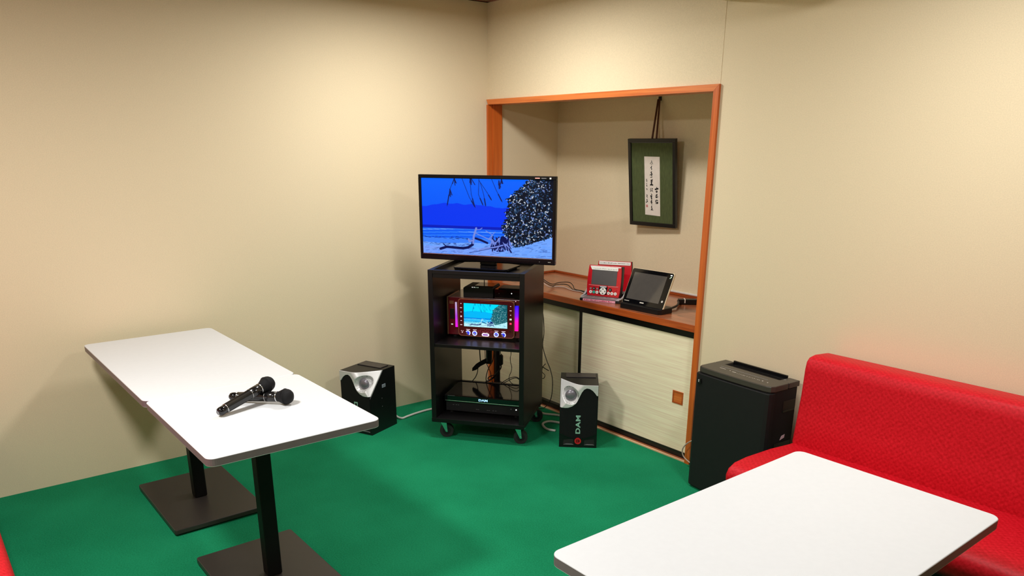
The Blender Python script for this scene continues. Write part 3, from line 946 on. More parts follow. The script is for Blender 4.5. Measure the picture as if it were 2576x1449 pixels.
# player at the bottom
pl = thing('karaoke_player', 'wide glossy black player with lit blue-white letters on the bottom board of the rack', 'player', rkp(0.045, 0.10, 0.1248), (0, 0, RA))
MB().m(M_GLOSS).box(0.0, 0.450, 0.018, 0.265, 0.012, 0.112, 0.002).build('casing', pl)
MB().m(M_GLOSS).prism([(0.0, 0.0800), (0.003, 0.0800), (0.018, 0.0800), (0.018, 0.1118), (0.004, 0.1118), (0.0, 0.1065)], 0.0, 0.450, 'x').build('display_bar', pl)
MB().m(M_CHROME).box(0.002, 0.448, -0.0012, 0.0175, 0.0762, 0.0797, 0.0006).build('chrome_strip', pl)
MB().m(M_PLASTM).box(0.004, 0.446, 0.012, 0.0178, 0.014, 0.074, 0.001).build('lower_front', pl)
text_mesh('lettering', 'DAM', 0.0175, G_DAM, pl, front_mx(0.232, -0.0006, 0.0935), xs=1.45, bold=0.0004)
MB().m(M_GREY).box(0.018, 0.062, -0.0006, 0.0002, 0.1080, 0.1095).build('maker_mark', pl)
for x in (0.045, 0.062, 0.075, 0.185, 0.196, 0.25, 0.261, 0.285, 0.30):
    MB().m(M_GREY).box(x, x + 0.008, 0.0112, 0.0118, 0.050 - (0.018 if x > .15 else 0), 0.0515 - (0.018 if x > .15 else 0)).build('key_marking', pl)
MB().m(G_WHITE).cyl((0.425, 0.0115, 0.050), 0.0034, 0.001, 'y', 12).build('indicator_light', pl)
MB().m(M_GREY).cyl((0.395, 0.0115, 0.052), 0.0030, 0.001, 'y', 12).build('button', pl)
for x in (0.03, 0.42):
    for y in (0.04, 0.24):
        MB().m(M_RUBBER).cyl((x, y, 0.0059), 0.014, 0.0115).build('foot', pl)

# ------------------------------------------------------------------ cables and adapters behind the rack
def rp(L, dd=0.0):
    return [rkp(a, b + dd, c) for a, b, c in L]
def cable(name, label, pts, r, m, cat='cable', sub=6, group=None):
    o = MB().m(m).tube(pts, r, 8, sub).build(name)
    return tag(o, label, cat, group)
BK = M_BLACKCABLE
a1 = MB().m(M_PLASTM).prism([(0.112, 0.291), (0.114, 0.312), (0.136, 0.337), (0.163, 0.356), (0.197, 0.375), (0.202, 0.361), (0.201, 0.347), (0.168, 0.328), (0.153, 0.315), (0.140, 0.302)], 0.42, 0.445, 'y', bev=0.002)
a1 = a1.build('power_adapter')
a1.location = RK
a1.rotation_euler = (0, 0, RA)
tag(a1, 'slanted black power adapter hanging in the open back of the rack, leftmost of three', 'power adapter')
a2 = MB().m(M_PLASTM).box(0.203, 0.236, 0.415, 0.445, 0.346, 0.450, 0.003).m(M_GREY).box(0.208, 0.212, 0.4135, 0.4145, 0.36, 0.43).build('power_adapter')
a2.location = RK
a2.rotation_euler = (0, 0, RA)
tag(a2, 'upright black power adapter under the middle shelf, between the other two', 'power adapter')
a3 = MB().m(M_PLASTM).prism([(0.282, 0.399), (0.292, 0.409), (0.304, 0.398), (0.304, 0.345), (0.294, 0.335), (0.281, 0.344)], 0.425, 0.447, 'y', bev=0.002).build('power_adapter')
a3.location = RK
a3.rotation_euler = (0, 0, RA)
tag(a3, 'narrow black power adapter hanging in the rack back, rightmost of three', 'power adapter')
cable('power_cable', 'black cable from the middle shelf down to the slanted adapter', rp([(.158, .43, .541), (.16, .43, .423), (.162, .43, .39), (.164, .43, .358)]), .0032, BK)
cable('power_cable', 'thin black cable down to the upper end of the slanted adapter', rp([(.193, .435, .541), (.193, .43, .425), (.194, .43, .398), (.195, .43, .375)]), .0018, BK)
cable('power_cable', 'black cable curving from the lower end of the slanted adapter', rp([(.148, .43, .312), (.146, .43, .300), (.143, .43, .28), (.131, .43, .252), (.113, .43, .227), (.105, .43, .20), (.11, .44, .150)]), .0026, BK)
cable('power_cable', 'black cable curving past the upright adapter and down the left of the wooden post', rp([(.243, .45, .541), (.244, .45, .43), (.240, .45, .373), (.232, .45, .348), (.214, .45, .318), (.202, .45, .288), (.195, .45, .258), (.194, .45, .229), (.21, .45, .15)]), .0026, BK)
cable('power_cable', 'thin black cable crossing in front of the wooden post', rp([(.207, .41, .354), (.218, .41, .330), (.233, .41, .296), (.239, .41, .264), (.245, .41, .235), (.247, .41, .240)]), .0022, BK)
cable('power_cable', 'black cable bundle looping down from the narrow right adapter', rp([(.295, .43, .337), (.293, .43, .322), (.281, .43, .304), (.264, .43, .283), (.237, .43, .252), (.216, .43, .235), (.198, .43, .226), (.18, .45, .16)]), .0040, BK)
cable('power_cable', 'black cable loop hanging in front of the wooden post', rp([(.276, .437, .294), (.253, .437, .276), (.222, .437, .262), (.21, .437, .25), (.216, .437, .239), (.237, .437, .248), (.26, .437, .269), (.282, .437, .298)]), .0030, BK)
cable('power_cable', 'thin black cable above the narrow right adapter', rp([(.289, .436, .541), (.290, .436, .424), (.294, .436, .408)]), .0020, BK)
cable('signal_cable', 'thin wavy black cable at the right of the rack opening', rp([(.360, .43, .541), (.357, .43, .419), (.352, .43, .391), (.355, .43, .36), (.362, .43, .334), (.358, .43, .304), (.348, .43, .28), (.345, .43, .257), (.354, .43, .238), (.370, .44, .215), (.38, .45, .15)]), .0019, BK)
cable('signal_cable', 'upper of two black cables arching over the back rail', rp([(.285, .44, .200), (.3, .43, .228), (.331, .43, .252), (.359, .43, .267), (.386, .43, .273), (.407, .43, .265), (.45, .44, .235)]), .0022, BK)
cable('signal_cable', 'lower of two black cables arching over the back rail', rp([(.305, .40, .210), (.323, .39, .240), (.353, .39, .260), (.376, .39, .273), (.397, .39, .279), (.414, .39, .274), (.45, .40, .24)]), .0022, BK)
cable('signal_cable', 'black cable rising behind the two small boxes in the top opening', rp([(.202, .40, .929), (.202, .40, .861), (.203, .40, .833), (.22, .37, .81)]), .0024, BK)
# thin black cable beside the rack
cable('power_cable', 'thin black cable trailing down the cupboard beside the rack to the floor',
      [(0.560, -0.03, 0.66), (0.582, -.02, .614), (.594, -.02, .50), (.585, -.02, .411), (.622, -.02, .329), (.662, -.02, .27), (.690, -.025, .20), (.684, -.03, .09), (.640, -.04, .022), (.600, -.06, .006)], .0026, BK)
cable('cable_tie', 'short black cable tie end sticking out beside the rack', [(0.585, -.02, .275), (.610, -.02, .268), (.645, -.02, .262)], .0030, BK, 'cable tie')
cable('power_cable', 'small black cable curl at the rack side above the floor', [(.615, -.022, .300), (.590, -.022, .272), (.585, -.022, .240), (.612, -.022, .225), (.600, -.022, .200), (.575, -.022, .198)], .0022, BK)
# white speaker cables
cable('speaker_cable', 'white cable on the carpet between the left speaker and the rack', [(.150, -.90, .10), (.175, -.868, .022), (.222, -.850, .0075), (.215, -.80, .0075), (.198, -.72, .0075), (.190, -.608, .0075), (.22, -.45, .0075)], .0070, M_WHITECABLE)
cable('speaker_cable', 'white cable looping on the carpet between the rack and the right speaker', [(.64, -.10, .0075), (.705, -.099, .0075), (.785, -.048, .0075), (.95, -.02, .0075), (.985, -.08, .0075), (.90, -.128, .0075), (.83, -.165, .0075), (.832, -.222, .0075), (.880, -.255, .0075), (.930, -.264, .0075), (.972, -.245, .0075)], .0070, M_WHITECABLE)
# cables on the counter
cable('signal_cable', 'upper black cable arching across the counter to the red remotes', [(.30, .02, .90), (.40, .09, .82), (.47, .14, .770), (.44, .24, .7650), (.50, .27, .7700), (.57, .24, .7620), (.63, .20, .7520), (.70, .205, .7500), (.79, .166, .7520)], .0026, BK)
cable('signal_cable', 'lower black cable arching across the counter to the red remotes', [(.31, .01, .89), (.41, .08, .81), (.48, .13, .762), (.45, .21, .7560), (.51, .235, .7620), (.58, .21, .7560), (.635, .185, .7500), (.70, .193, .7490), (.79, .158, .7500)], .0026, BK)
cable('signal_cable', 'grey flat cable lying across the counter in front of the black ones', [(.32, .00, .88), (.42, .07, .80), (.49, .11, .757), (.47, .165, .7500), (.53, .195, .7530), (.60, .180, .7500), (.66, .172, .7490), (.70, .180, .7490), (.79, .148, .7490)], .0030, M_GREYCABLE)

# ------------------------------------------------------------------ loudspeakers
SH, SDp = 0.367, 0.235
def speaker(label, loc, rz, W, mirror):
    """built with the horn at the left (x=0 left front corner, front is -y)"""
    t = thing('loudspeaker', label, 'loudspeaker', loc, (0, 0, rz), group='black and silver loudspeakers on the floor')
    s = -1 if mirror else 1
    ox = W if mirror else 0.0
    def X(x): return ox + s * x
    def depth(x, z):
        tt = (z - 0.222) / (SH - 0.222)
        if tt <= 0:
            return 0.0
        tt = min(tt, 1.0)
        wB = 0.138 * tt
        if x >= wB:
            return 0.0
        q = 1 - x / wB
        return 0.128 * tt * (q * q * (1.6 - 0.6 * q))
    nx, nz = 60, 90
    HC, HR = (0.060, 0.302), 0.047
    def fix(me):
        bm = bmesh.new()
        bm.from_mesh(me)
        bmesh.ops.remove_doubles(bm, verts=bm.verts, dist=1e-6)
        bmesh.ops.recalc_face_normals(bm, faces=bm.faces)
        bm.to_mesh(me)
        bm.free()
    # cabinet
    b = MB().m(M_PLAST)
    g = [[b.bm.verts.new((X(W * i / nx), depth(W * i / nx, SH * j / nz), SH * j / nz)) for i in range(nx + 1)] for j in range(nz + 1)]
    k = [[b.bm.verts.new((X(W * i / nx), SDp, SH * j / nz)) for i in range(nx + 1)] for j in range(nz + 1)]
    for j in range(nz):
        for i in range(nx):
            if math.hypot(W * (i + .5) / nx - HC[0], SH * (j + .5) / nz - HC[1]) > HR * 0.92:
                b.bm.faces.new((g[j][i], g[j][i + 1], g[j + 1][i + 1], g[j + 1][i]))
        b.bm.faces.new((g[j][0], g[j + 1][0], k[j + 1][0], k[j][0]))
        b.bm.faces.new((g[j][nx], g[j + 1][nx], k[j + 1][nx], k[j][nx]))
    b.bm.faces.new([k[0][0], k[0][nx], k[nz][nx], k[nz][0]])
    for i in range(nx):
        b.bm.faces.new((g[0][i], g[0][i + 1], k[0][i + 1], k[0][i]))
        b.bm.faces.new((g[nz][i], g[nz][i + 1], k[nz][i + 1], k[nz][i]))
    bo = b.build('cabinet', t)
    fix(bo.data)
    # silver horn baffle
    up = [(0, SH), (1, SH)]
    lo = [(0, .236), (.15, .234), (.22, .235), (.32, .243), (.42, .260), (.47, .278), (.52, .303), (.57, .326), (.63, .343), (.70, .350), (.78, .347), (.86, .336), (.92, .322), (.965, .308), (1.0, .308)]
    lu = np.array([a for a, _ in lo])
    lv = np.array([a for _, a in lo])
    n1, n2 = 110, 60
    b = MB().m(M_SILVER)
    rows = []
    for i in range(n1 + 1):
        u = i / n1
        x = 0.0015 + (W - 0.003) * u
        zl = float(np.interp(u, lu, lv))
        zh = SH - 0.001
        col = []
        for j in range(n2 + 1):
            z = zl + (zh - zl) * j / n2
            dd = depth(x, z) - 0.007
            r = math.hypot(x - HC[0], z - HC[1])
            if r < HR:
                q = 1 - r / HR
                dd = dd * 1.0 + 0.045 * min(1, q * 1.9)
            col.append(b.bm.verts.new((X(x), dd, z)))
        rows.append(col)
    for i in range(n1):
        for j in range(n2):
            f = b.bm.faces.new((rows[i][j], rows[i + 1][j], rows[i + 1][j + 1], rows[i][j + 1]))
            f.smooth = True
    # rim back to the cabinet
    bor = [rows[i][0] for i in range(n1 + 1)] + [rows[n1][j] for j in range(1, n2 + 1)] + [rows[i][n2] for i in range(n1 - 1, -1, -1)] + [rows[0][j] for j in range(n2 - 1, 0, -1)]
    bb = [b.bm.verts.new((v.co.x, v.co.y + 0.0068, v.co.z)) for v in bor]
    for a in range(len(bor)):
        c = (a + 1) % len(bor)
        b.bm.faces.new((bor[a], bor[c], bb[c], bb[a]))
    so = b.build('horn_baffle', t)
    me = so.data
    bm = bmesh.new()
    bm.from_mesh(me)
    bmesh.ops.recalc_face_normals(bm, faces=bm.faces)
    bm.to_mesh(me)
    bm.free()
    so['label'] = 'silver wave-shaped horn surround'
    tw = MB().m(mat('grey_dome', (0.20, 0.19, 0.22, 1), 0.30, metal=0.35)).sphere((X(HC[0] + 0.001), depth(*HC) + 0.022, HC[1] - 0.004), 0.033, (1, .55, 1), 28, 18)
    tw.build('tweeter_dome', t)
    # cloth grille over the woofer
    gp = []
    N = 26
    for i in range(N + 1):
        u = i / N
        gp.append((X(0.004 + (W - 0.008) * u), float(np.interp(u, lu, lv)) - 0.003))
    for i in range(N + 1):
        u = 1 - i / N
        gp.append((X(0.004 + (W - 0.008) * u), 0.085 - 0.030 * sin(pi * u)))
    MB().m(M_GRILLE).prism(gp, -0.003, -0.0004, 'y').build('grille_cloth', t)
    # bass ports and lower front
    lp = MB().m(M_PLAST)
    arc = [(X(0.004 + (W - 0.008) * i / N), 0.0835 - 0.030 * sin(pi * i / N)) for i in range(N + 1)]
    for p, q in zip(arc, arc[1:]):
        x0, x1 = sorted((p[0], q[0]))
        lp.box(x0, x1, -0.0045, -0.0003, min(p[1], q[1]) - .0025, max(p[1], q[1]))
    lp.build('lower_rib', t)
    for sx in (0.25, 0.80):
        MB().m(M_RUBBER).prism([(W * sx - .030, .020), (W * sx + .028, .020), (W * sx + .026, .052), (W * sx - .026, .044)] if sx < .5 else [(W * sx - .028, .020), (W * sx + .030, .020), (W * sx + .026, .052), (W * sx - .026, .044)], -0.0012, -0.0003, 'y').m(M_GREY).prism([(W * sx - .028, .0165), (W * sx + .030, .0165), (W * sx + .020, .0215), (W * sx - .012, .0215)], -0.0035, -0.0004, 'y').build('bass_port', t)
    MB().m(M_RED).ring((W * .5, 0, .040), .0105, .0185, -0.0065, -0.0003, 'y', 30).m(mat('dark_red_disc', (0.16, 0.006, 0.012, 1), .3, metal=.4)).cyl((W * .5, -0.002, .040), .0104, .0036, 'y', 24).m(M_RED).box(W * .5 - .0012, W * .5 + .0012, -0.0055, -0.0038, .030, .050).box(W * .5 - .0095, W * .5, -0.0055, -0.0038, .0388, .0412).build('emblem', t)
    text_mesh('lettering', 'DAM', 0.0350, mat('pale_green_lettering', rgb(150, 200, 180), .5), t, front_mx(W * .5, -0.0034, .137, R(-90) if mirror else R(90)), xs=1.38, bold=0.0010, depth=0.0005, space=1.12)
    # raised lid plate with a groove
    MB().m(mat('brown_black_satin', (0.030, 0.025, 0.025, 1), .35)).box(min(X(.03), X(W - .012)), max(X(.03), X(W - .012)), .142, .215, SH + .0002, SH + .0045, .0015).build('top_plate', t)
    MB().m(M_RUBBER).box(.02, W - .02, .04, SDp - .02, -0.0, 0.0008).build('foot_pad', t)
    if mirror:
        MB().m(mat('pale_sticker', rgb(150, 160, 175), .5)).box(W + .0002, W + .0010, .110, .142, .262, .282).m(M_GREY).box(W + .0010, W + .0014, .114, .138, .267, .271).box(W + .0010, W + .0014, .114, .138, .274, .277).build('sticker', t)
        for z in (.200, .150):
            MB().m(M_GREY).cyl((W + .0006, .105, z), .0022, .0012, 'x', 10).build('screw', t)
    return t
speaker('black and silver loudspeaker on the carpet between the white table and the rack', (0.361 - 0.215 * cos(R(22.3)), -1.128 - 0.215 * sin(R(22.3)), 0.0003), R(22.3), 0.215, True)
speaker('black and silver loudspeaker with green letters on the carpet in front of the cupboard', (1.161, -0.387, 0.0003), R(46.9), 0.210, False)

# ------------------------------------------------------------------ air purifier
PA = R(-4.2)
ap = thing('air_purifier', 'tall black air purifier standing between the alcove and the red bench', 'air purifier', (1.935, -0.226, 0), (0, 0, PA))
AW, AD, AH = 0.432, 0.205, 0.605
def arch(x0, x1, y0, y1, bulge, r):
    pts = []
    n = 14
    for i in range(n + 1):
        u = i / n
        pts.append((x0 + r + (x1 - x0 - 2 * r) * u, y0 - bulge * (1 - (2 * u - 1) ** 2)))
    pts += [(x1 - r * .3, y0 + r * .3), (x1, y0 + r)]
    pts += [(x1, y1 - .012), (x1 - .012, y1), (x0 + .012, y1), (x0, y1 - .012)]
    pts += [(x0, y0 + r), (x0 + r * .3, y0 + r * .3)]
    return pts
MB().m(M_PLASTM).prism(arch(0.004, AW - 0.004, 0.014, AD, 0.004, 0.025), 0.018, AH - 0.012, 'z').build('housing', ap)
fp = MB().m(mat('charcoal_front', (0.0110, 0.0115, 0.012, 1), 0.55, spec=0.25)).prism(arch(0.0, AW, 0.0, 0.05, 0.005, 0.022), 0.012, AH - 0.016, 'z', bev=0.003).build('front_panel', ap)
MB().m(M_BLK).box(0.022, 0.046, -0.0075, -0.0035, AH - 0.062, AH - 0.038, 0.0005).m(M_LGREY).cyl((0.034, -0.0079, AH - 0.046), .0038, .001, 'y', 12).cyl((0.034, -0.0079, AH - 0.053), .0028, .001, 'y', 12).build('emblem', fp)
MB().m(M_PLASTM).box(0.012, AW - 0.012, 0.016, AD - 0.004, 0.0, 0.0175, 0.003).build('base', ap)
M_LID = mat('brown_grey_satin', (0.050, 0.044, 0.036, 1), 0.38)
lid = MB().m(M_LID).prism(arch(0.006, AW - 0.001, 0.008, 0.135, 0.006, 0.028), AH - 0.012, AH + 0.016, 'z', bev=0.004)
lid.box(0.006, 0.062, 0.130, AD, AH - 0.010, AH + 0.0155, 0.003).box(AW - 0.058, AW - 0.001, 0.130, AD, AH - 0.010, AH + 0.0155, 0.003)
lid.build('top_panel', ap)
MB().m(M_BLK).box(0.064, AW - 0.060, 0.137, AD, AH - 0.008, AH + 0.004).build('vent', ap)
MB().m(M_GLOSS).box(0.064, AW - 0.060, AD - 0.014, AD - 0.004, AH + 0.0045, AH + 0.026, 0.003).build('vent_flap', ap)
z1 = AH + 0.0163
mk = MB().m(M_MARK)
mk.box(0.090, 0.125, 0.066, 0.069, z1, z1 + .0004)
mk.box(0.150, 0.155, 0.064, 0.068, z1, z1 + .0004)
mk.box(0.168, 0.190, 0.060, 0.064, z1, z1 + .0004)
x = 0.200
while x < 0.325:
    mk.box(x, x + random.uniform(.002, .006), 0.055, 0.055 + random.uniform(.002, .006), z1, z1 + .0003)
    x += random.uniform(.007, .013)
mk.cyl((0.343, 0.058, z1 + .0002), .0035, .0005, 'z', 14)
mk.cyl((0.372, 0.055, z1 + .0002), .0030, .0005, 'z', 14)
mk.build('control_markings', ap)
MB().m(M_LGREY).box(0.075, 0.345, 0.090, 0.0908, z1, z1 + .0003).build('panel_line', ap)
MB().m(M_BLK).box(AW - 0.0042, AW - 0.0030, 0.105, 0.190, AH - 0.115, AH - 0.065).m(M_GLOSS).box(AW - 0.0042, AW - 0.0015, 0.105, 0.190, AH - 0.118, AH - 0.108, .001).build('side_handle', ap)
MB().m(M_BLK).box(AW - 0.0042, AW - 0.0015, 0.070, 0.185, 0.10, 0.345, .001).build('side_cover', ap)
MB().m(mat('pink_tag', rgb(225, 195, 205), .6)).prism([(0.110, 0.355), (0.140, 0.362), (0.142, 0.378), (0.120, 0.374)], AW - 0.0039, AW - 0.0030, 'x').build('tag', ap)
cable('power_cable', 'thin pinkish-grey cable curling out beside the air purifier', [(1.90, -.05, .18), (1.85, -.05, .172), (1.808, -.05, .153), (1.772, -.05, .118), (1.757, -.05, .083), (1.772, -.05, .052), (1.812, -.05, .034), (1.86, -.05, .02), (1.90, -.04, .006)], .0034, M_GREYCABLE)

# ------------------------------------------------------------------ things on the counter
def remote(label, loc, rz, detail):
    t = thing('karaoke_remote', label, 'karaoke remote', loc, (0, 0, rz), group='red karaoke remotes on the counter')
    # charging dock: local y=0 is where the device face meets the dock
    dk = MB().m(M_PLAST).prism([(-.124, -.050), (.124, -.050), (.132, .02), (.120, .11), (-.120, .11), (-.132, .02)], 0.0, 0.014, 'z', bev=.003)
    dk = dk.build('dock', t)
    mx = Matrix.Rotation(R(8), 4, 'X')
    MB().m(M_LGREY).prism([(-.119, -.046), (.119, -.046), (.127, .018), (.116, .10), (.110, .10), (.108, .002), (-.108, .002), (-.110, .10), (-.116, .10), (-.127, .018)], 0.0145, 0.022, 'z', bev=.002).build('dock_rim', dk)
    for sx_ in (-1, 1):
        MB().m(M_LGREY).prism([(-.046, .0222), (.015, .030), (.085, .072), (.108, .072), (.108, .0222)], sx_ * .121 - .006, sx_ * .121 + .006, 'x', bev=.002).build('dock_side', dk)
    MB().m(M_GREY).box(-.100, .100, -.040, -.010, .0222, .0250, .001).build('dock_keys', dk)
    if detail:
        lt = MB().m(M_MARK)
        for xx in (-.082, -.068, -.045, -.030, -.005, .010, .020, .040):
            lt.box(xx, xx + .007, -.026, -.022, .0251, .0254)
        for xx in (-.050, -.016, .020):
            lt.box(xx, xx + .014, -.0385, -.0345, .0251, .0254)
        lt.prism([(.055, -.0385), (.090, -.0385), (.078, -.030), (.067, -.030)], .0251, .0254, 'z')
        lt.build('dock_markings', dk)
        lb = MB().m(M_PINK).box(-.104, .098, -.0512, -.0503, .001, .014).box(-.104, .098, -.0512, -.046, .0222, .0228).build('pink_label', dk)
        lb2 = MB().m(M_MAGINK)
        random.seed(5)
        xx = -.095
        while xx < .085:
            lb2.box(xx, xx + random.uniform(.003, .009), -.0516, -.0513, .0045, .0045 + random.uniform(.003, .006))
            xx += random.uniform(.009, .014)
        lb2.build('label_print', lb)
    # tilted device; device local frame: z up the face, y depth (thickness to +y)
    tl = R(8.6)
    T = Matrix.Translation((0, 0, 0.024)) @ Matrix.Rotation(-tl, 4, 'X')
    TH = .040
    out = [(-.098, 0), (.098, 0), (.104, .030), (.1055, .085), (.103, .150), (.100, .178), (-.100, .178), (-.103, .150), (-.1055, .085), (-.104, .030)]
    body = MB().m(M_PLAST).prism([(a * 1.02, b + .001) for a, b in out], .004, TH, 'y', bev=.004, mx=T).build('body', t)
    fc = MB().m(M_RED).prism(out, -.003, .004, 'y', bev=.003, mx=T)
    fc = fc.build('face', t)
    if detail:
        MB().m(M_SCREENOFF).box(-.078, .078, -.0042, -.0031, .066, .152, mx=T).build('screen', fc)
        MB().m(M_PAPER).prism([(-.092, .1735), (.098, .1735), (.098, .1700), (.082, .1700), (.082, .152), (-.080, .152), (-.090, .168)], -.0052, -.0043, 'y', mx=T).build('paper_label', fc)
        pp = MB().m(M_GREYINK)
        xx = -.070
        random.seed(9)
        while xx < .070:
            pp.box(xx, xx + random.uniform(.002, .007), -.0056, -.0053, .158, .158 + random.uniform(.003, .006), mx=T)
            xx += random.uniform(.007, .013)
        pp.build('label_print', fc)
        MB().m(M_GLOSS).prism([(-.024, .012), (.024, .012), (.026, .058), (-.026, .058)], -.0045, -.0031, 'y', mx=T).build('control_pad', fc)
        MB().m(M_LGREY).box(-.020, .020, -.0058, -.0046, .052, .062, mx=T).build('lettered_key', fc)
        k = MB().m(M_PAPER).cyl((0, -.006, .031), .021, .003, 'y', 30, mx=T)
        k.m(M_INK).cyl((0, -.0078, .044), .0035, .001, 'y', 12, mx=T).cyl((0, -.0078, .018), .0035, .001, 'y', 12, mx=T).cyl((-.013, -.0078, .031), .0035, .001, 'y', 12, mx=T).cyl((.013, -.0078, .031), .0035, .001, 'y', 12, mx=T)
        k.build('direction_pad', fc)
        teal = mat('teal_button', rgb(40, 170, 150), .4)
        for (xx, zz, r_, m_) in ((-.076, .022, .0088, M_PAPER), (-.056, .022, .0088, teal), (-.036, .022, .0088, M_PAPER), (.036, .022, .0088, M_PAPER), (.057, .022, .0088, M_PAPER), (.078, .022, .0088, M_PAPER),
                                 (-.078, .042, .0062, M_GREY), (-.057, .043, .0092, M_INK), (-.036, .042, .0062, M_GREY), (.044, .042, .0098, M_INK), (.074, .043, .0098, M_RED)):
            b_ = MB().m(m_).cyl((xx, -.0048, zz), r_, .0035, 'y', 20, mx=T)
            if m_ in (M_PAPER,):
                b_.m(M_GREY).cyl((xx, -.0066, zz), r_ * .35, .0006, 'y', 10, mx=T)
            if m_ is M_INK or m_ is M_GREY:
                b_.m(M_MARK).cyl((xx, -.0067, zz), r_ * .3, .0006, 'y', 10, mx=T)
            b_.build('button', fc)
        MB().m(mat('pale_red_ridge', (.75, .16, .17, 1), .3)).prism([(-.092, .060), (-.020, .058), (-.022, .063), (-.092, .0645)], -.0052, -.0031, 'y', mx=T).prism([(.092, .060), (.028, .058), (.030, .063), (.092, .0645)], -.0052, -.0031, 'y', mx=T).build('ridge', fc)
    else:
        MB().m(M_PAPER).prism(rr(-.096, .096, .156, .175, .004), -.0048, -.0031, 'y', mx=T).build('paper_label', fc)
        pp = MB().m(M_GREYINK)
        random.seed(4)
        xx = -.086
        while xx < .086:
            pp.box(xx, xx + random.uniform(.002, .008), -.0053, -.0049, .163, .163 + random.uniform(.003, .007), mx=T)
            xx += random.uniform(.007, .012)
        pp.build('label_print', fc)
        MB().m(M_PLAST).box(-.072, .060, -.0046, -.0031, .050, .146, mx=T).m(M_GREY).box(.030, .060, -.0075, -.0047, .052, .146, .002, mx=T).build('screen', fc)
    return t
remote('red karaoke remote with round buttons and a pink label on the counter', (.976, .100, .7453), R(23.3), True)
remote('red karaoke remote standing behind the buttoned one, mostly hidden', (.884, .280, .7453), R(34.6), False)

tb = thing('tablet_remote', 'black touch-screen tablet with a pale gold rim leaning in its dock on the counter', 'tablet', (1.315, .068, .7453), (0, 0, R(2.8)))
MB().m(M_PLAST).prism([(-.132, -.030), (.132, -.030), (.145, -.012), (.147, .075), (.135, .090), (-.135, .090), (-.147, .075), (-.145, -.012)], 0.0, .030, 'z', bev=.003).build('dock', tb)
T = Matrix.Translation((0, .000, .0335)) @ Matrix.Rotation(R(-25), 4, 'X')
MB().m(M_PALEGOLD).prism(rr(-.1455, .1455, -.010, .199, .012), -.001, .010, 'y', bev=.002, mx=T).build('rim', tb)
MB().m(M_GLOSS).prism(rr(-.1425, .1425, -.007, .196, .010), -.0022, -.0010, 'y', mx=T).build('glass', tb)
MB().m(mat('grey_reflective_screen', (.075, .068, .062, 1), .09, coat=.6)).box(-.122, .105, -.0032, -.0024, .020, .174, mx=T).build('screen', tb)
MB().m(M_MARK).box(-.020, .008, -.0030, -.0024, .0055, .0115, mx=T).build('maker_mark', tb)
MB().m(M_MARK).box(-.130, -.096, -.0030, -.0024, .006, .009, mx=T).build('product_mark', tb)
MB().m(G_WHITE).box(.123, .134, -.0030, -.0024, .182, .186, mx=T).m(G_GREENW).cyl((.130, -.0026, .174), .0035, .001, 'y', 12, mx=T).cyl((.125, -.0026, .168), .0025, .001, 'y', 12, mx=T).m(M_MARK).cyl((.124, -.0026, .035), .006, .001, 'y', 14, mx=T).build('indicator', tb)
# adapter and cable beside the tablet
ad = MB().m(M_PLAST).box(-.045, .075, -.020, .020, .0002, .030, .004).m(M_PAPER).box(-.012, -.006, -.0206, .0206, .010, .0306).build('power_adapter')
ad.location = (1.345, .405, .7453)
ad.rotation_euler = (0, 0, R(48))
tag(ad, 'black power adapter with a white tie lying on the counter behind the tablet', 'power adapter')
cable('power_cable', 'black cable running from the tablet dock past the adapter to the alcove corner', [(1.42, .13, .760), (1.40, .22, .756), (1.385, .28, .760), (1.34, .345, .762), (1.315, .37, .765)], .0060, BK)
cable('power_cable', 'thick black cable bundle behind the adapter near the right alcove post', [(1.395, .455, .768), (1.42, .50, .775), (1.47, .54, .775), (1.55, .56, .775), (1.66, .565, .77)], .0080, BK)

# ------------------------------------------------------------------ framed calligraphy
ca = thing('framed_calligraphy', 'black-framed calligraphy on green cloth hanging in the alcove', 'framed calligraphy', (0.945, 0.530, 1.145), (R(7.0), 0, R(6.0)))
CW, CH = 0.168, 0.508
f_ = MB().m(M_BLK)
f_.box(-CW, CW, 0, .022, 0, .022, .001).box(-CW, CW, 0, .022, CH - .022, CH, .001).box(-CW, -CW + .020, 0, .022, .022, CH - .022, .001).box(CW - .020, CW, 0, .022, .022, CH - .022, .001)
f_.build('frame', ca)
MB().m(mat('green_cloth', rgb(74, 84, 46), .85, noise=((120, 120, 30), .18, 3))).box(-CW + .018, CW - .018, .008, .014, .020, CH - .020).build('mount', ca)
MB().m(M_PLASTM).box(-CW + .018, CW - .018, .0142, .020, .020, CH - .020).build('backing_board', ca)
MB().m(M_GLOSS if False else mat('painted_lilac_sheen', (.35, .36, .42, 1), .2)).box(-CW + .020, CW - .020, .0055, .0065, CH - .0235, CH - .0220).build('glass_sheen_strip', ca)  # sheen along the top of the glass, put in as a lilac strip
pq = [(-.0545, .4075), (.0555, .4065), (.0555, .063), (-.0545, .067)]
MB().m(mat('rice_paper', rgb(226, 215, 205), .8)).prism(pq, .0068, .0078, 'y').build('paper', ca)
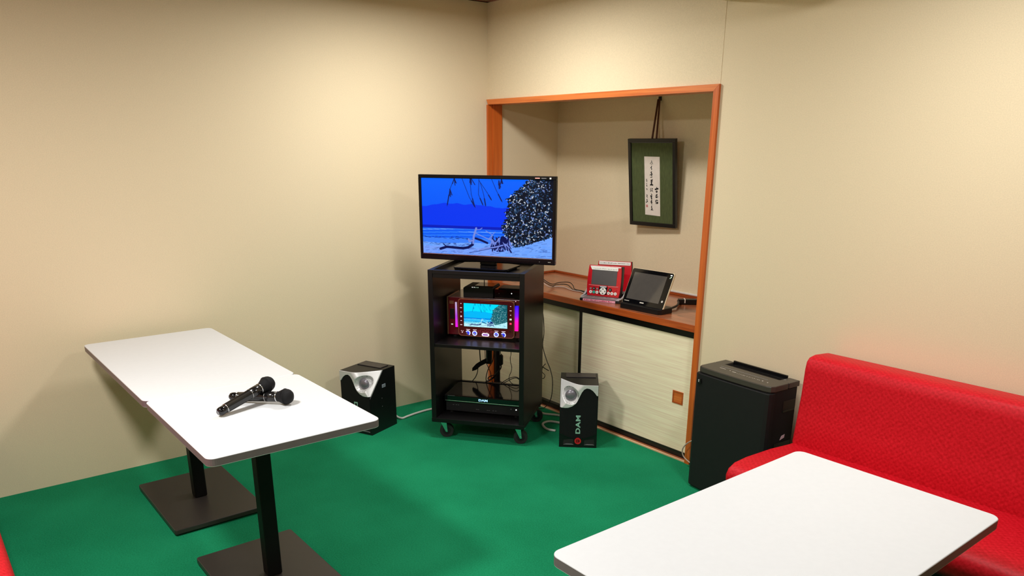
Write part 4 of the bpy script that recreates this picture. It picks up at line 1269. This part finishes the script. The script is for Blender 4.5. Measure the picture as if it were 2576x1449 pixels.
STROKES = [(4,[(470,63),(508,101),(547,123)]),(3,[(468,89),(398,112),(376,123)]),(4,[(438,119),(478,131)]),(6,[(483,155),(454,176),(405,189)]),(6,[(446,179),(479,202),(470,221)]),(8,[(481,252),(432,262),(465,281),(519,294)]),(6,[(464,296),(360,309)]),(8,[(450,299),(482,326)]),(5,[(391,343),(445,350),(501,344)]),(8,[(525,385),(414,399)]),(7,[(428,397),(509,408),(412,423)]),(6,[(425,423),(451,449),(379,480)]),(6,[(481,419),(471,457)]),(9,[(422,465),(545,477)]),(5,[(140,379),(127,398),(164,413)]),(4,[(144,410),(142,429)]),(5,[(122,455),(146,468)]),(5,[(123,487),(156,504)]),(5,[(137,484),(163,505)]),(5,[(117,541),(166,552),(143,568)]),(6,[(128,650),(163,660),(140,674)]),(6,[(140,677),(160,697)]),(7,[(143,724),(140,748),(174,771)]),(5,[(160,771),(80,778),(101,788)]),(9,[(373,477),(545,472)]),(8,[(490,536),(525,542)]),(4,[(426,531),(381,550),(408,566),(378,589)]),(6,[(466,558),(521,584)]),(4,[(392,585),(436,577)]),(4,[(425,622),(460,635),(430,651),(502,647)]),(10,[(385,663),(471,674)]),(11,[(427,682),(453,717)]),(9,[(458,738),(413,760),(462,771)]),(8,[(404,780),(433,772),(484,775)]),(7,[(439,791),(467,804)]),(7,[(457,834),(433,857),(474,880)]),(7,[(474,880),(407,912)]),(6,[(473,896),(529,912)]),(6,[(793,507),(790,547)]),(12,[(689,548),(783,536),(884,531)]),(9,[(754,540),(855,528)]),(7,[(744,579),(802,568),(830,582),(779,596),(743,586)]),(10,[(805,628),(788,652)]),(5,[(732,637),(729,683)]),(9,[(729,681),(787,673),(800,686)]),(5,[(816,673),(873,668)]),(7,[(724,735),(797,727),(854,736)]),(6,[(724,737),(709,753),(751,760),(741,791)]),(13,[(808,775),(829,779)]),(6,[(794,760),(859,763),(850,782),(785,787)])]
def pp2(u, v):
    u, v = u / 1000, v / 1000
    tl, tr, br, bl = [Vector(p) for p in pq]
    q = (tl * (1 - u) + tr * u) * (1 - v) + (bl * (1 - u) + br * u) * v
    return q.x, q.y
ink = MB().m(M_INK)
for wd, pts in STROKES:
    r_ = wd * 0.00036
    P_ = [pp2(*p) for p in pts]
    for (xa, za), (xb, zb) in zip(P_, P_[1:]):
        L_ = math.hypot(xb - xa, zb - za) or 1e-6
        nx_, nz_ = -(zb - za) / L_ * r_, (xb - xa) / L_ * r_
        ex, ez = (xb - xa) / L_ * r_ * .5, (zb - za) / L_ * r_ * .5
        ink.quad([(xa + nx_ - ex, .0064, za + nz_ - ez), (xb + nx_ + ex, .0064, zb + nz_ + ez), (xb - nx_ + ex, .0064, zb - nz_ + ez), (xa - nx_ - ex, .0064, za - nz_ - ez)])
io = ink.build('brush_writing', ca)
io.modifiers.new('thick', 'SOLIDIFY').thickness = 0.0003
sl = [pp2(*p) for p in ((75, 825), (184, 822), (202, 864), (79, 866))]
MB().m(mat('pale_red_seal', rgb(196, 120, 120), .8, noise=((900, 900, 900), .3, 2))).prism(sl, .0060, .0067, 'y').build('seal', ca)
# hanging straps and hook
hk = MB().m(M_INK).box(0.896, 0.910, AY - .014, AY - .0005, 1.862, 1.885, .001).build('wall_hook')
tag(hk, 'small dark hook on the alcove wall carrying the calligraphy straps', 'hook')
M_STRAP = mat('brown_strap', rgb(84, 46, 28), .6)
st = MB().m(M_STRAP)
for x0_, x1_ in ((0.897, 0.963), (0.909, 0.996)):
    a, b = Vector((x0_, AY - .016, 1.868)), Vector((x1_ - .03, .500, 1.648))
    st.tube([a, (a + b) / 2, b], .0062, 6, 4)
tag(st.build('hanging_strap'), 'doubled brown strap holding up the framed calligraphy', 'strap')
